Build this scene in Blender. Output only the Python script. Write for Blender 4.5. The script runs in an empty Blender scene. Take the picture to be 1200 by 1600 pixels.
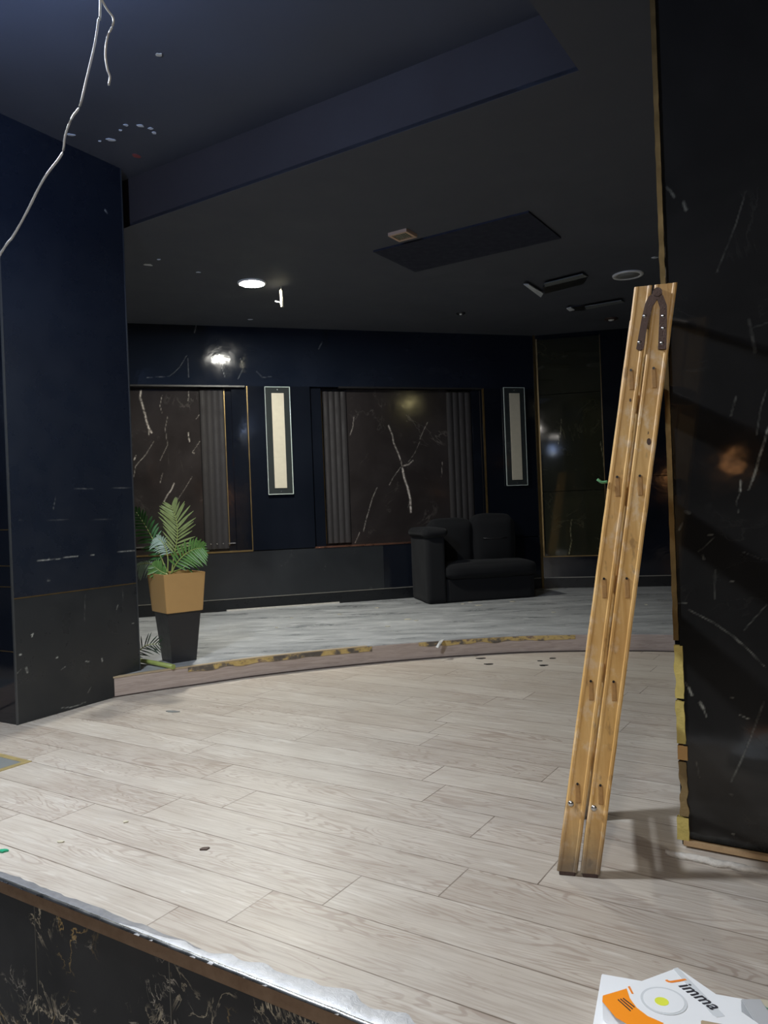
import bpy, bmesh, math, random
import numpy as np
from mathutils import Vector, Matrix, noise
random.seed(7)
S = bpy.context.scene
C = S.collection
# ------------------------------------------------------------ camera
EYE = Vector((0, 0, 1.05)); FPX = 1202.0; ROLL = .038; PITCH = -.0025
cr = Vector((math.cos(ROLL), 0, -math.sin(ROLL))); cu = Vector((math.sin(ROLL), 0, math.cos(ROLL)))
cf = (Vector((0, 1, 0)) + cu * PITCH).normalized(); cu = cr.cross(cf).normalized()
cd = bpy.data.cameras.new('camera'); cam = bpy.data.objects.new('camera', cd); C.objects.link(cam)
M = Matrix((cr, cu, -cf)).transposed().to_4x4(); M.translation = EYE
cam.matrix_world = M
cd.sensor_fit = 'VERTICAL'; cd.sensor_height = 36; cd.sensor_width = 27; cd.lens = FPX / 1600 * 36
cd.clip_start = .02
S.camera = cam
# ------------------------------------------------------------ view, world
S.view_settings.view_transform = 'Standard'; S.view_settings.look = 'None'
S.view_settings.gamma = 1; S.view_settings.use_curve_mapping = False
S.view_settings.exposure = 0.0
w = bpy.data.worlds.new('world'); S.world = w; w.use_nodes = True
w.node_tree.nodes['Background'].inputs[0].default_value = (.6, .75, 1, 1)
w.node_tree.nodes['Background'].inputs[1].default_value = .01
# light settings (fixtures are built further down; the blue point light is an added tint)
KEY_W = 105; KEY_POS = (-1.42, 2.25, 2.70)
BLUE_GLOW_W = 100; DOWN_EMIT = 1050; BACK_W = 92; WARM_EMIT = 6

def area(name, loc, size, watts, col, rot=(0, 0, 0), spread=180, shape='DISK'):
    l = bpy.data.lights.new(name, 'AREA'); l.shape = shape; l.size = size; l.energy = watts; l.color = col
    l.spread = math.radians(spread)
    o = bpy.data.objects.new(name, l); C.objects.link(o); o.location = loc; o.rotation_euler = rot
    return o
area('key_lamp_light', KEY_POS, .26, KEY_W, (.86, .93, 1))
up = bpy.data.lights.new('added_blue_glow', 'POINT'); up.energy = BLUE_GLOW_W; up.color = (.42, .58, 1); up.shadow_soft_size = .05  # added blue light without a fixture, tints the upper left like lens flare
o = bpy.data.objects.new('added_blue_glow', up); C.objects.link(o); o.location = (KEY_POS[0], KEY_POS[1], 2.82)
area('front_lamp_light', (.45, 1.0, 3.17), .26, BACK_W, (1, .95, .86))
area('room_lamp_light', (-.6, -1.6, 2.88), .3, 110, (1, .93, .85))

# ------------------------------------------------------------ helpers
def ray(px, py): return cf + cr * ((px - 600) / FPX) + cu * ((800 - py) / FPX)
def atz(px, py, z):
    d = ray(px, py); return EYE + d * ((z - EYE.z) / d.z)
def aty(px, py, Y):
    d = ray(px, py); return EYE + d * (Y / d.y)
def atpl(px, py, A, n):
    d = ray(px, py); return EYE + d * ((A - EYE).dot(n) / d.dot(n))
ANG = math.radians(-32.6)
U = Vector((math.cos(ANG), math.sin(ANG), 0)); V = Vector((-U.y, U.x, 0)); Z = Vector((0, 0, 1))
def uv(u, v, z=0): return U * u + V * v + Z * z

def obj(name, bm, mats, parent=None, smooth=False):
    me = bpy.data.meshes.new(name)
    if isinstance(bm, bmesh.types.BMesh):
        bm.normal_update(); bm.to_mesh(me); bm.free()
    else: me = bm
    if not isinstance(mats, (list, tuple)): mats = [mats]
    for m in mats: me.materials.append(m)
    if smooth:
        for p in me.polygons: p.use_smooth = True
    o = bpy.data.objects.new(name, me); C.objects.link(o)
    if parent:
        o.parent = parent
        o.matrix_parent_inverse = parent.matrix_world.inverted() if parent.type == 'EMPTY' and False else Matrix()
    return o
def tag(o, label=None, cat=None, group=None, kind=None):
    if label: o['label'] = label
    if cat: o['category'] = cat
    if group: o['group'] = group
    if kind: o['kind'] = kind
    return o
def struct(o): o['kind'] = 'structure'; return o
def thing(name, loc, rot=0, label=None, cat=None, group=None, kind=None):
    o = bpy.data.objects.new(name, None); C.objects.link(o); o.location = loc; o.rotation_euler = (0, 0, rot)
    o.empty_display_size = .1
    return tag(o, label, cat, group, kind)
def BM(): return bmesh.new()
def box(bm, x0, x1, y0, y1, z0, z1, bev=0, seg=2, mi=0):
    r = bmesh.ops.create_cube(bm, size=1)
    vs = r['verts']
    for v in vs:
        v.co = Vector(((x0 + x1) / 2 + v.co.x * (x1 - x0), (y0 + y1) / 2 + v.co.y * (y1 - y0), (z0 + z1) / 2 + v.co.z * (z1 - z0)))
    fs = set(f for v in vs for f in v.link_faces)
    for f in fs: f.material_index = mi
    if bev:
        es = list({e for v in vs for e in v.link_edges})
        bmesh.ops.bevel(bm, geom=es, offset=bev, segments=seg, affect='EDGES', profile=.6)
    return bm
def fbox(bm, O, A, B, N, a0, a1, b0, b1, n0, n1, mi=0, bev=0):
    """box in a frame O, A, B, N"""
    pts = [O + A * a + B * b + N * n for n in (n0, n1) for b in (b0, b1) for a in (a0, a1)]
    vs = [bm.verts.new(p) for p in pts]
    fs = []
    for q in ((0, 2, 3, 1), (4, 5, 7, 6), (0, 1, 5, 4), (2, 6, 7, 3), (0, 4, 6, 2), (1, 3, 7, 5)):
        f = bm.faces.new([vs[i] for i in q]); f.material_index = mi; fs.append(f)
    if A.cross(B).dot(N) < 0: bmesh.ops.reverse_faces(bm, faces=fs)
    if bev: bmesh.ops.bevel(bm, geom=list({e for v in vs for e in v.link_edges}), offset=bev, segments=2, affect='EDGES')
    return bm
def prism(bm, pts, z0, z1, mi=0):
    a = [bm.verts.new((p[0], p[1], z0)) for p in pts]; b = [bm.verts.new((p[0], p[1], z1)) for p in pts]
    n = len(pts)
    ar = sum(pts[i][0] * pts[(i + 1) % n][1] - pts[(i + 1) % n][0] * pts[i][1] for i in range(n))
    fs = [bm.faces.new(b if ar > 0 else b[::-1]), bm.faces.new(a[::-1] if ar > 0 else a)]
    for i in range(n):
        j = (i + 1) % n
        q = [a[i], a[j], b[j], b[i]]
        fs.append(bm.faces.new(q if ar > 0 else q[::-1]))
    for f in fs: f.material_index = mi
    return fs
def tube(bm, pts, r, n=8, mi=0, taper=None):
    pts = [Vector(p) for p in pts]; rings = []
    for i, p in enumerate(pts):
        d = (pts[min(i + 1, len(pts) - 1)] - pts[max(i - 1, 0)]).normalized()
        a = d.cross(Vector((.3, .2, 1)) if abs(d.z) < .9 else Vector((1, .1, 0))).normalized(); b = d.cross(a)
        rr = r if taper is None else r * (1 + (taper - 1) * i / (len(pts) - 1))
        rings.append([bm.verts.new(p + (a * math.cos(t) + b * math.sin(t)) * rr) for t in [2 * math.pi * k / n for k in range(n)]])
    for i in range(len(rings) - 1):
        for k in range(n):
            f = bm.faces.new((rings[i][k], rings[i][(k + 1) % n], rings[i + 1][(k + 1) % n], rings[i + 1][k])); f.material_index = mi; f.smooth = True
    bm.faces.new(rings[0]); bm.faces.new(rings[-1][::-1])
    bmesh.ops.recalc_face_normals(bm, faces=bm.faces[:])
    return bm
def lathe(bm, prof, n=32, c=(0, 0, 0), mi=0):
    rings = []
    for r, z in prof:
        rings.append([bm.verts.new((c[0] + max(r, 1e-5) * math.cos(2 * math.pi * k / n), c[1] + max(r, 1e-5) * math.sin(2 * math.pi * k / n), c[2] + z)) for k in range(n)])
    for i in range(len(rings) - 1):
        for k in range(n):
            f = bm.faces.new((rings[i][k], rings[i][(k + 1) % n], rings[i + 1][(k + 1) % n], rings[i + 1][k])); f.material_index = mi; f.smooth = True
    bmesh.ops.remove_doubles(bm, verts=bm.verts[:], dist=2e-5)
    bmesh.ops.recalc_face_normals(bm, faces=bm.faces[:])
    return bm
def smoothpath(pts, n=6):
    pts = [Vector(p) for p in pts]; out = []
    P = [pts[0] * 2 - pts[1]] + pts + [pts[-1] * 2 - pts[-2]]
    for i in range(1, len(P) - 2):
        for k in range(n):
            t = k / n
            a, b, c, d = P[i - 1], P[i], P[i + 1], P[i + 2]
            out.append(.5 * ((2 * b) + (c - a) * t + (2 * a - 5 * b + 4 * c - d) * t * t + (3 * b - a - 3 * c + d) * t ** 3))
    out.append(pts[-1]); return out

# ------------------------------------------------------------ materials
class N:
    def __init__(s, name):
        s.m = bpy.data.materials.new(name); s.m.use_nodes = True; s.t = s.m.node_tree; s.b = s.t.nodes['Principled BSDF']
    def n(s, ty, **kw):
        x = s.t.nodes.new(ty)
        for k, v in kw.items():
            if k.startswith('i_'):
                x.inputs[k[2:].replace('_', ' ')].default_value = v
            else: setattr(x, k, v)
        return x
    def l(s, a, b): s.t.links.new(a, b)
    def coord(s, scale=(1, 1, 1), rot=(0, 0, 0), out='Object'):
        c = s.n('ShaderNodeTexCoord'); m = s.n('ShaderNodeMapping'); m.inputs['Scale'].default_value = scale; m.inputs['Rotation'].default_value = rot
        s.l(c.outputs[out], m.inputs['Vector']); return m.outputs[0]
    def noise(s, vec, scale, detail=4, rough=.55, dist=0):
        x = s.n('ShaderNodeTexNoise'); x.inputs['Scale'].default_value = scale; x.inputs['Detail'].default_value = detail
        x.inputs['Roughness'].default_value = rough; x.inputs['Distortion'].default_value = dist
        s.l(vec, x.inputs['Vector']); return x.outputs[0]
    def ramp(s, fac, stops):
        x = s.n('ShaderNodeValToRGB'); e = x.color_ramp.elements
        while len(e) < len(stops): e.new(.5)
        for el, (p, c) in zip(e, stops):
            el.position = p; el.color = (c, c, c, 1) if isinstance(c, (int, float)) else (*c, 1)
        s.l(fac, x.inputs[0]); return x.outputs[0]
    def mix(s, fac, a, b, mode='MIX'):
        x = s.n('ShaderNodeMix', data_type='RGBA', blend_type=mode)
        for i, v in ((0, fac), (6, a), (7, b)):
            if hasattr(v, 'links'): s.l(v, x.inputs[i])
            elif isinstance(v, (int, float)): x.inputs[i].default_value = v
            else: x.inputs[i].default_value = (*v, 1)
        return x.outputs[2]
    def math(s, op, a, b=0, c=0):
        x = s.n('ShaderNodeMath', operation=op)
        for i, v in enumerate((a, b, c)):
            if hasattr(v, 'links'): s.l(v, x.inputs[i])
            else: x.inputs[i].default_value = v
        return x.outputs[0]
    def attr(s, name): return s.n('ShaderNodeAttribute', attribute_name=name)
    def bump(s, h, strength=.2, dist=.01):
        x = s.n('ShaderNodeBump'); x.inputs['Strength'].default_value = strength; x.inputs['Distance'].default_value = dist
        s.l(h, x.inputs['Height']); s.l(x.outputs[0], s.b.inputs['Normal'])
    def set(s, **kw):
        for k, v in kw.items():
            i = s.b.inputs[{'col': 'Base Color', 'rough': 'Roughness', 'metal': 'Metallic', 'spec': 'Specular IOR Level', 'alpha': 'Alpha', 'coat': 'Coat Weight', 'sheen': 'Sheen Weight', 'emit': 'Emission Color', 'es': 'Emission Strength', 'trans': 'Transmission Weight'}[k]]
            if hasattr(v, 'links'): s.l(v, i)
            elif isinstance(v, tuple): i.default_value = (*v, 1)
            else: i.default_value = v
        return s
def plain(name, col, rough=.5, metal=0, vary=.12, scale=20, bump=0, **kw):
    s = N(name); c = s.coord()
    nz = s.noise(c, scale, 5)
    s.set(col=s.mix(nz, tuple(x * (1 - vary) for x in col), tuple(min(1, x * (1 + vary)) for x in col)), rough=s.ramp(nz, [(.3, max(.02, rough * .85)), (.7, min(1, rough * 1.15))]), metal=metal, **kw)
    if bump: s.bump(s.noise(c, scale * 4, 4), bump, .004)
    return s.m
def emis(name, col, st):
    s = N(name); s.set(col=(.8, .8, .8), emit=col, es=st); return s.m

def marble(name, base, base2, rough=.14, vein=(.5, .48, .45), auto=.0, cloud=1.3, wob=.03, spec=.5):
    s = N(name); c = s.coord()
    cl = s.ramp(s.noise(c, cloud, 6, .6, .4), [(.35, 0.), (.7, 1.)])
    col = s.mix(cl, base, base2)
    if auto:
        v1 = s.math('ABSOLUTE', s.math('SUBTRACT', s.noise(c, 1.6, 7, .62, 1.2), .5))
        line = s.ramp(v1, [(0., 1.), (.012, 0.)])
        mask = s.ramp(s.noise(c, 3.1, 3), [(.5, 0.), (.68, 1.)])
        col = s.mix(s.math('MULTIPLY', s.math('MULTIPLY', line, mask), auto), col, vein)
    a = s.attr('mark')
    brk = s.ramp(s.noise(c, 38, 5, .65), [(.36, .08), (.62, 1.)])
    f = s.math('MULTIPLY', a.outputs['Fac'], brk)
    col = s.mix(f, col, vein)
    rr = s.ramp(s.noise(c, 6, 5), [(.3, rough * .7), (.75, rough * 1.5)])
    s.set(col=col, rough=s.math('ADD', rr, s.math('MULTIPLY', f, .25)), spec=spec)
    s.bump(s.noise(c, 2.2, 4, .5, .3), wob, .05)
    return s.m
MAT = {}
MAT['black'] = marble('black_gloss_cladding', (.0045, .006, .010), (.0075, .0095, .015), .09, (.45, .45, .42), wob=.05)
MAT['upper'] = marble('black_wrinkled_cladding', (.006, .009, .017), (.010, .0135, .023), .07, (.3, .32, .35), wob=.10, cloud=2)
MAT['pillar_r'] = marble('black_veined_marble', (.0075, .0075, .0075), (.017, .0165, .016), .085, (.24, .24, .21), .04, wob=.06)
MAT['pillar_l'] = marble('black_scuffed_cladding', (.009, .012, .020), (.013, .017, .026), .28, (.5, .5, .45), wob=.03)
MAT['pillar_low'] = marble('worn_black_cladding', (.014, .016, .018), (.024, .026, .028), .32, (.5, .5, .45), wob=.03)
MAT['brown'] = marble('brown_veined_marble', (.017, .0145, .0145), (.031, .027, .027), .11, (.60, .55, .5), .12, cloud=1.8, wob=.04)
MAT['green'] = marble('smoked_mirror_marble', (.012, .013, .009), (.030, .030, .017), .045, (.45, .42, .25), .1, wob=.0, spec=.8)
MAT['wains'] = marble('charcoal_wainscot', (.013, .0145, .017), (.022, .0245, .028), .20, (.4, .4, .4), wob=.03)
MAT['base'] = plain('black_baseboard', (.007, .008, .010), .3)
MAT['ceil'] = plain('ceiling_paint', (.064, .069, .084), .75, scale=2.5, vary=.18)
MAT['tray'] = plain('tray_ceiling_paint', (.058, .064, .082), .7, scale=2, vary=.2)
MAT['trayface'] = plain('tray_side_paint', (.034, .026, .024), .75, scale=2, vary=.15)
MAT['navy'] = plain('navy_ceiling_panel', (.010, .013, .028), .8)
MAT['greyline'] = plain('dull_steel_line', (.26, .25, .22), .4, .6)
MAT['gold'] = plain('brass_trim', (.46, .30, .10), .28, 1, .2, 30)
MAT['dullgold'] = plain('dull_brass_trim', (.24, .165, .07), .35, .85, .3, 14, .2)
MAT['redgold'] = plain('copper_trim', (.55, .28, .20), .3, 1)
MAT['silver'] = plain('steel', (.62, .63, .64), .28, 1)
MAT['iron'] = plain('dark_hinge_iron', (.075, .05, .045), .45, .6, .3, 60, .3)
MAT['white'] = plain('white_plastic', (.72, .72, .70), .4)
MAT['cream'] = plain('cream_diffuser', (.50, .46, .36), .45)
MAT['black_plain'] = plain('black_plastic', (.012, .012, .013), .4)
MAT['grey'] = plain('grey_panel', (.16, .17, .17), .6)
MAT['flute'] = plain('brown_fluted_moulding', (.015, .013, .014), .75, 0, .25, 8)
MAT['tan'] = plain('tan_wood_batten', (.36, .24, .13), .6, 0, .3, 40)
MAT['chalk'] = plain('torn_white_plaster', (.50, .47, .43), .8, 0, .4, 45, .5)
MAT['fabric'] = plain('charcoal_upholstery', (.0085, .009, .0105), .95, 0, .35, 90, .5, sheen=.03)
MAT['fabric'].node_tree.nodes['Principled BSDF'].inputs['Specular IOR Level'].default_value = .15
MAT['potgold'] = plain('matt_gold_planter', (.50, .30, .115), .42, .15, .06)
MAT['potblack'] = plain('black_planter', (.018, .018, .020), .42)
MAT['soil'] = plain('dark_soil', (.03, .022, .016), .95, 0, .4, 60, .5)
MAT['leaf'] = plain('palm_leaf', (.10, .22, .05), .45, 0, .45, 30)
MAT['leaf_dark'] = plain('dark_palm_leaf', (.045, .15, .04), .4, 0, .4, 30)
MAT['leaf_pale'] = plain('pale_palm_leaf', (.33, .44, .36), .35, 0, .3, 30)
MAT['leaf_olive'] = plain('olive_palm_leaf', (.24, .30, .11), .42, 0, .4, 30)
MAT['stem'] = plain('green_stem', (.30, .36, .10), .5, 0, .3, 30)
MAT['lower_floor'] = plain('dark_tile', (.06, .06, .06), .3)
MAT['paper'] = plain('white_carton', (.80, .82, .85), .45, 0, .03)
MAT['paper_grey'] = plain('grey_carton', (.42, .43, .45), .5, 0, .05)
MAT['orange'] = plain('orange_print', (.95, .30, .015), .4, 0, .03)
MAT['ink'] = plain('dark_ink', (.035, .035, .045), .4)
MAT['inkorange'] = plain('orange_ink', (.85, .25, .03), .4)
MAT['yellow'] = plain('yellow_print', (.75, .80, .08), .4)
MAT['lampgrey'] = plain('pale_print', (.62, .65, .68), .4, 0, .03)
MAT['kraft'] = plain('kraft_card', (.40, .31, .20), .7)
MAT['bulb'] = emis('lit_diffuser', (1, .98, .88), DOWN_EMIT)
MAT['warm'] = emis('warm_lamp', (1, .42, .12), WARM_EMIT)
MAT['yellowlamp'] = emis('yellow_lamp', (1, .86, .40), 60)
MAT['whitelamp'] = emis('white_lamp', (.95, .97, 1), 30)

# mirror-like bevelled glass of the sconces
s = N('smoked_glass_plate'); s.set(col=(.03, .035, .035), rough=.07, spec=.9, coat=.5); MAT['glass'] = s.m
s = N('clear_edge'); s.set(col=(.55, .62, .58), rough=.15, spec=.8); MAT['edge'] = s.m

# stage planks: per-plank attributes 'pl' = (random, u, v)
s = N('greyed_oak_laminate')
ua = s.n('ShaderNodeUVMap', uv_map='plank'); rn = s.attr('rnd').outputs['Fac']
sep = s.n('ShaderNodeSeparateXYZ'); s.l(ua.outputs[0], sep.inputs[0])
cmb = s.n('ShaderNodeCombineXYZ'); s.l(s.math('MULTIPLY', sep.outputs[0], 1.0), cmb.inputs[0]); s.l(sep.outputs[1], cmb.inputs[1]); s.l(s.math('MULTIPLY', rn, 37.), cmb.inputs[2])
def scl(vec, sx, sy, sz=1):
    m = s.n('ShaderNodeMapping'); m.inputs['Scale'].default_value = (sx, sy, sz); s.l(vec, m.inputs['Vector']); return m.outputs[0]
vec = cmb.outputs[0]
swirl = s.noise(scl(vec, 1.3, 9), 1.0, 3, .5, .6)                        # contour field -> cathedral grain
rings = s.math('SINE', s.math('MULTIPLY', swirl, 120.))
ringm = s.ramp(s.noise(scl(vec, 2.0, 6), 1.0, 2), [(.42, 0.), (.54, 1.)])
fine = s.noise(scl(vec, 5, 130), 1.0, 5, .6)
blotch = s.noise(scl(vec, 2.2, 10), 1.0, 5, .6, .5)
base = s.mix(blotch, (.30, .25, .205), (.56, .505, .44))
base = s.mix(s.ramp(fine, [(.36, .55), (.54, 0.)]), base, (.25, .195, .155))
g = s.math('MULTIPLY', s.ramp(rings, [(.3, 0.), (.9, 1.)]), ringm)
base = s.mix(s.math('MULTIPLY', g, .72), base, (.25, .185, .145))
g2 = s.ramp(s.noise(scl(vec, 4, 45), 1.0, 4, .6, 1.), [(.56, 0.), (.72, 1.)])
base = s.mix(s.math('MULTIPLY', g2, .5), base, (.66, .63, .58))
base = s.mix(.22, base, s.mix(rn, (.30, .25, .21), (.62, .58, .52)))
# dust and scuffs across planks
oc = s.coord()
dust = s.ramp(s.noise(oc, 1.1, 6, .65), [(.4, 0.), (.75, 1.)])
base = s.mix(s.math('MULTIPLY', dust, .25), base, (.62, .61, .58))
speck = s.ramp(s.noise(oc, 55, 2, .5), [(.76, 0.), (.79, 1.)])
base = s.mix(s.math('MULTIPLY', speck, .5), base, (.12, .09, .07))
seam = s.attr('seam').outputs['Fac']
ed = s.n('ShaderNodeUVMap', uv_map='edge'); se = s.n('ShaderNodeSeparateXYZ'); s.l(ed.outputs[0], se.inputs[0])
dd = s.math('MINIMUM', se.outputs[0], se.outputs[1])
sm = s.ramp(s.math('MULTIPLY', dd, 100.), [(.0, 1.), (.14, .95), (.26, 0.)])
base = s.mix(s.math('MULTIPLY', sm, s.ramp(s.noise(oc, 7, 3), [(.3, .35), (.65, 1.)])), base, (.10, .07, .05))
s.set(col=base, rough=s.ramp(blotch, [(.3, .36), (.7, .5)]), spec=.4)
s.bump(s.mix(.5, fine, s.math('SUBTRACT', 1., sm)), .12, .002)
MAT['plank'] = s.m

# podium vinyl
s = N('scuffed_grey_vinyl'); c = s.coord((1, 1, 1), (0, 0, math.radians(12)))
a = s.noise(s.coord((1.0, 4, 1), (0, 0, math.radians(-8))), 1.6, 8, .68, .8)
b = s.noise(c, 7, 6, .7, .5)
col = s.mix(s.ramp(a, [(.32, 0.), (.7, 1.)]), (.20, .21, .22), (.45, .46, .47))
col = s.mix(s.math('MULTIPLY', s.ramp(b, [(.5, 0.), (.75, 1.)]), .5), col, (.62, .62, .62))
col = s.mix(s.ramp(s.noise(c, 30, 3), [(.7, 0.), (.78, .6)]), col, (.75, .73, .68))
s.set(col=col, rough=s.ramp(a, [(.3, .22), (.7, .45)]), spec=.5)
s.bump(b, .25, .006); MAT['podium'] = s.m

# podium riser: wood strips (uses 'len' uv)
s = N('riser_laminate'); m = s.n('ShaderNodeUVMap', uv_map='len')
nz = s.noise(s.n('ShaderNodeMapping', ).outputs[0], 1) if False else None
mp = s.n('ShaderNodeMapping'); mp.inputs['Scale'].default_value = (3, 40, 1); s.l(m.outputs[0], mp.inputs['Vector'])
nz = s.noise(mp.outputs[0], 1.5, 6, .65, 1.5)
col = s.mix(nz, (.20, .145, .12), (.62, .52, .46))
s.set(col=col, rough=.5); MAT['riser'] = s.m
s = N('torn_edging'); m = s.n('ShaderNodeUVMap', uv_map='len')
mp = s.n('ShaderNodeMapping'); mp.inputs['Scale'].default_value = (9, 12, 1); s.l(m.outputs[0], mp.inputs['Vector'])
nz = s.noise(mp.outputs[0], 1., 4, .6)
col = s.ramp(nz, [(.40, (.10, .085, .07)), (.46, (.16, .13, .10)), (.52, (.48, .34, .12)), (.60, (.55, .40, .16)), (.68, (.22, .15, .11))])
s.set(col=col, rough=.5); MAT['edging'] = s.m

# black marble with gold veins (stage fascia)
s = N('black_gold_marble'); c = s.coord()
col = s.mix(s.noise(c, 3, 5), (.018, .018, .019), (.080, .080, .082))
for sc, w_, cc, lo in ((3.4, .008, (.60, .42, .18), .50), (6.0, .008, (.66, .58, .44), .48), (11, .008, (.5, .46, .40), .58)):
    v1 = s.math('ABSOLUTE', s.math('SUBTRACT', s.noise(c, sc, 6, .6, 2.2), .5))
    line = s.ramp(v1, [(0., 1.), (w_, .8), (w_ * 2.2, 0.)])
    mk = s.ramp(s.noise(c, sc * .8, 3, .5), [(lo, 0.), (lo + .1, 1.)])
    col = s.mix(s.math('MULTIPLY', line, mk), col, cc)
s.set(col=col, rough=.16); MAT['goldmarble'] = s.m
# edge metal of the stage
s = N('brown_metal_angle'); c = s.coord()
s.set(col=s.mix(s.noise(c, 18, 6, .7), (.20, .115, .065), (.50, .35, .24)), rough=.45, metal=.45); s.bump(s.noise(c, 60, 3), .2, .003); MAT['angle'] = s.m
s = N('crinkled_foil_tape'); c = s.coord((1, 1, 1))
h = s.noise(c, 38, 5, .7, 1.5)
s.set(col=s.mix(h, (.40, .41, .43), (.70, .70, .72)), rough=.5, metal=.35); s.bump(h, .35, .006); MAT['foil'] = s.m
s = N('worn_grey_nosing'); c = s.coord()
h = s.noise(c, 25, 5, .7)
s.set(col=s.mix(h, (.13, .135, .15), (.38, .38, .4)), rough=.4, metal=.4); s.bump(h, .3, .004); MAT['nosing'] = s.m
# ladder wood
s = N('old_varnished_pine'); c = s.coord((22, 22, 1.6))
g = s.noise(c, 1.6, 6, .6, .5); c2 = s.coord()
col = s.mix(s.ramp(g, [(.3, 0.), (.7, 1.)]), (.60, .34, .10), (.90, .60, .25))
sm_ = s.ramp(s.noise(s.coord((14, 14, 9)), 1.6, 5, .6), [(.52, 0.), (.64, 1.)])
col = s.mix(s.math('MULTIPLY', sm_, .7), col, (.86, .70, .48))
big = s.ramp(s.noise(s.coord((5, 5, 3)), 1.3, 4), [(.4, 0.), (.65, 1.)])
col = s.mix(s.math('MULTIPLY', big, .45), col, (.50, .24, .06))
dk = s.ramp(s.noise(s.coord((16, 16, 6)), 2.2, 4), [(.60, 0.), (.68, 1.)])
col = s.mix(s.math('MULTIPLY', dk, .5), col, (.20, .11, .05))
gp = s.n('ShaderNodeNewGeometry'); sp = s.n('ShaderNodeSeparateXYZ'); s.l(c2, sp.inputs[0])
low = s.ramp(s.math('ADD', sp.outputs[2], s.math('MULTIPLY', s.noise(c2, 30, 4), .07)), [(.06, 1.), (.22, 0.)])
col = s.mix(s.math('MULTIPLY', low, .85), col, (.11, .095, .08))
s.set(col=col, rough=.5); s.bump(g, .3, .003); MAT['pine'] = s.m
MAT['pine_end'] = plain('rung_end_grain', (.42, .23, .08), .6, 0, .35, 80)

# ------------------------------------------------------------ panels carrying marks (veins, chips)
def panel(name, O, A, B, a0, a1, b0, b1, mat, parent=None, marks=(), res=.008, thick=.012, n=None):
    """grid panel in the plane O + A a + B b facing n; marks are polylines [(pts), width, strength]"""
    if n is None: n = A.cross(B)
    if n.dot(EYE - O) < 0: n = -n
    if not marks: res = 1
    nx = max(1, int((a1 - a0) / res)); ny = max(1, int((b1 - b0) / res))
    aa, bb = np.meshgrid(np.linspace(a0, a1, nx + 1), np.linspace(b0, b1, ny + 1))
    Ov, Av, Bv, Nv = (np.array(x) for x in (O, A, B, n))
    P = Ov + aa[..., None] * Av + bb[..., None] * Bv
    vals = np.zeros(aa.shape)
    for pts, wd, st in marks:
        pl = [((p - O).dot(A), (p - O).dot(B)) for p in pts]
        # jitter the polyline a little, so that a vein wanders
        for i in range(len(pl) - 1):
            x0, y0 = pl[i]; x1, y1 = pl[i + 1]; dx, dy = x1 - x0, y1 - y0; L2 = dx * dx + dy * dy + 1e-12
            t = np.clip(((aa - x0) * dx + (bb - y0) * dy) / L2, 0, 1)
            d = np.hypot(aa - x0 - t * dx, bb - y0 - t * dy)
            vals = np.maximum(vals, st * np.clip(1.3 - d / (wd * .36), 0, 1))
    verts = P.reshape(-1, 3); nv = len(verts)
    idx = np.arange(nv).reshape(ny + 1, nx + 1)
    q = np.stack([idx[:-1, :-1], idx[:-1, 1:], idx[1:, 1:], idx[1:, :-1]], -1).reshape(-1, 4)
    if np.dot(np.cross(Av, Bv), Nv) < 0: q = q[:, ::-1]
    # solid back so that the panel has thickness
    c4 = [idx[0, 0], idx[0, -1], idx[-1, -1], idx[-1, 0]]
    back = verts[c4] - Nv * thick
    allv = np.vstack([verts, back])
    faces = q.tolist()
    bi = [nv, nv + 1, nv + 2, nv + 3]
    faces.append(bi[::-1] if np.dot(np.cross(Av, Bv), Nv) > 0 else bi)
    bor = [idx[0, :], idx[:, -1], idx[-1, ::-1], idx[::-1, 0]]
    for k in range(4):
        f = list(map(int, bor[k])) + [bi[(k + 1) % 4], bi[k]]
        faces.append(f[::-1] if np.dot(np.cross(Av, Bv), Nv) > 0 else f)
    me = bpy.data.meshes.new(name); me.from_pydata(allv.tolist(), [], faces)
    at = me.attributes.new('mark', 'FLOAT', 'POINT'); at.data.foreach_set('value', np.concatenate([vals.ravel(), np.zeros(4)]))
    me.update()
    return obj(name, me, mat, parent)
def pxmarks(O, n, lst, k):
    """k = metres per pixel on that plane"""
    return [([atpl(x, y, O, n) for x, y in pts], w_ * k, st) for pts, w_, st in lst]

# ------------------------------------------------------------ stage floor (planks)
CEIL = 2.91; TRAY = 3.21; POD = .12; LOW = -.5
EDGE_V = 1.282; PW = .188; PL = 1.2
joints = {0: -1.62, 1: -1.45, 2: -1.28, 3: -2.23, 4: -2.02}
bm = BM(); rl = bm.faces.layers.float.new('rnd'); ul = bm.loops.layers.uv.new('plank'); el = bm.loops.layers.uv.new('edge')
row = 0
for row in range(0, 28):
    v0 = 1.432 + (row - 1) * PW; v1 = v0 + PW; v0 = max(v0, EDGE_V)
    j = joints.get(row, random.uniform(0, PL))
    k0 = math.floor((-7.5 - j) / PL)
    for k in range(k0, k0 + 12):
        a, b = j + k * PL, j + (k + 1) * PL
        ccs = [(a, v0), (b, v0), (b, v1), (a, v1)]
        # cut each plank into an inner field and border strips so that the edge distance interpolates exactly
        r = random.random(); ou = random.uniform(0, 40)
        e = .004
        us = [a, a + e, b - e, b]; vs_ = [v0, v0 + e, v1 - e, v1]
        for i in range(3):
            for q in range(3):
                co = [(us[i], vs_[q]), (us[i + 1], vs_[q]), (us[i + 1], vs_[q + 1]), (us[i], vs_[q + 1])]
                f = bm.faces.new([bm.verts.new(uv(x, y, 0)) for x, y in co]); f[rl] = r
                for lp, (x, y) in zip(f.loops, co):
                    lp[ul].uv = (x - a + ou, y - v0)
                    lp[el].uv = (min(x - a, b - x, e), min(y - v0, v1 - y, e))
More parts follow.
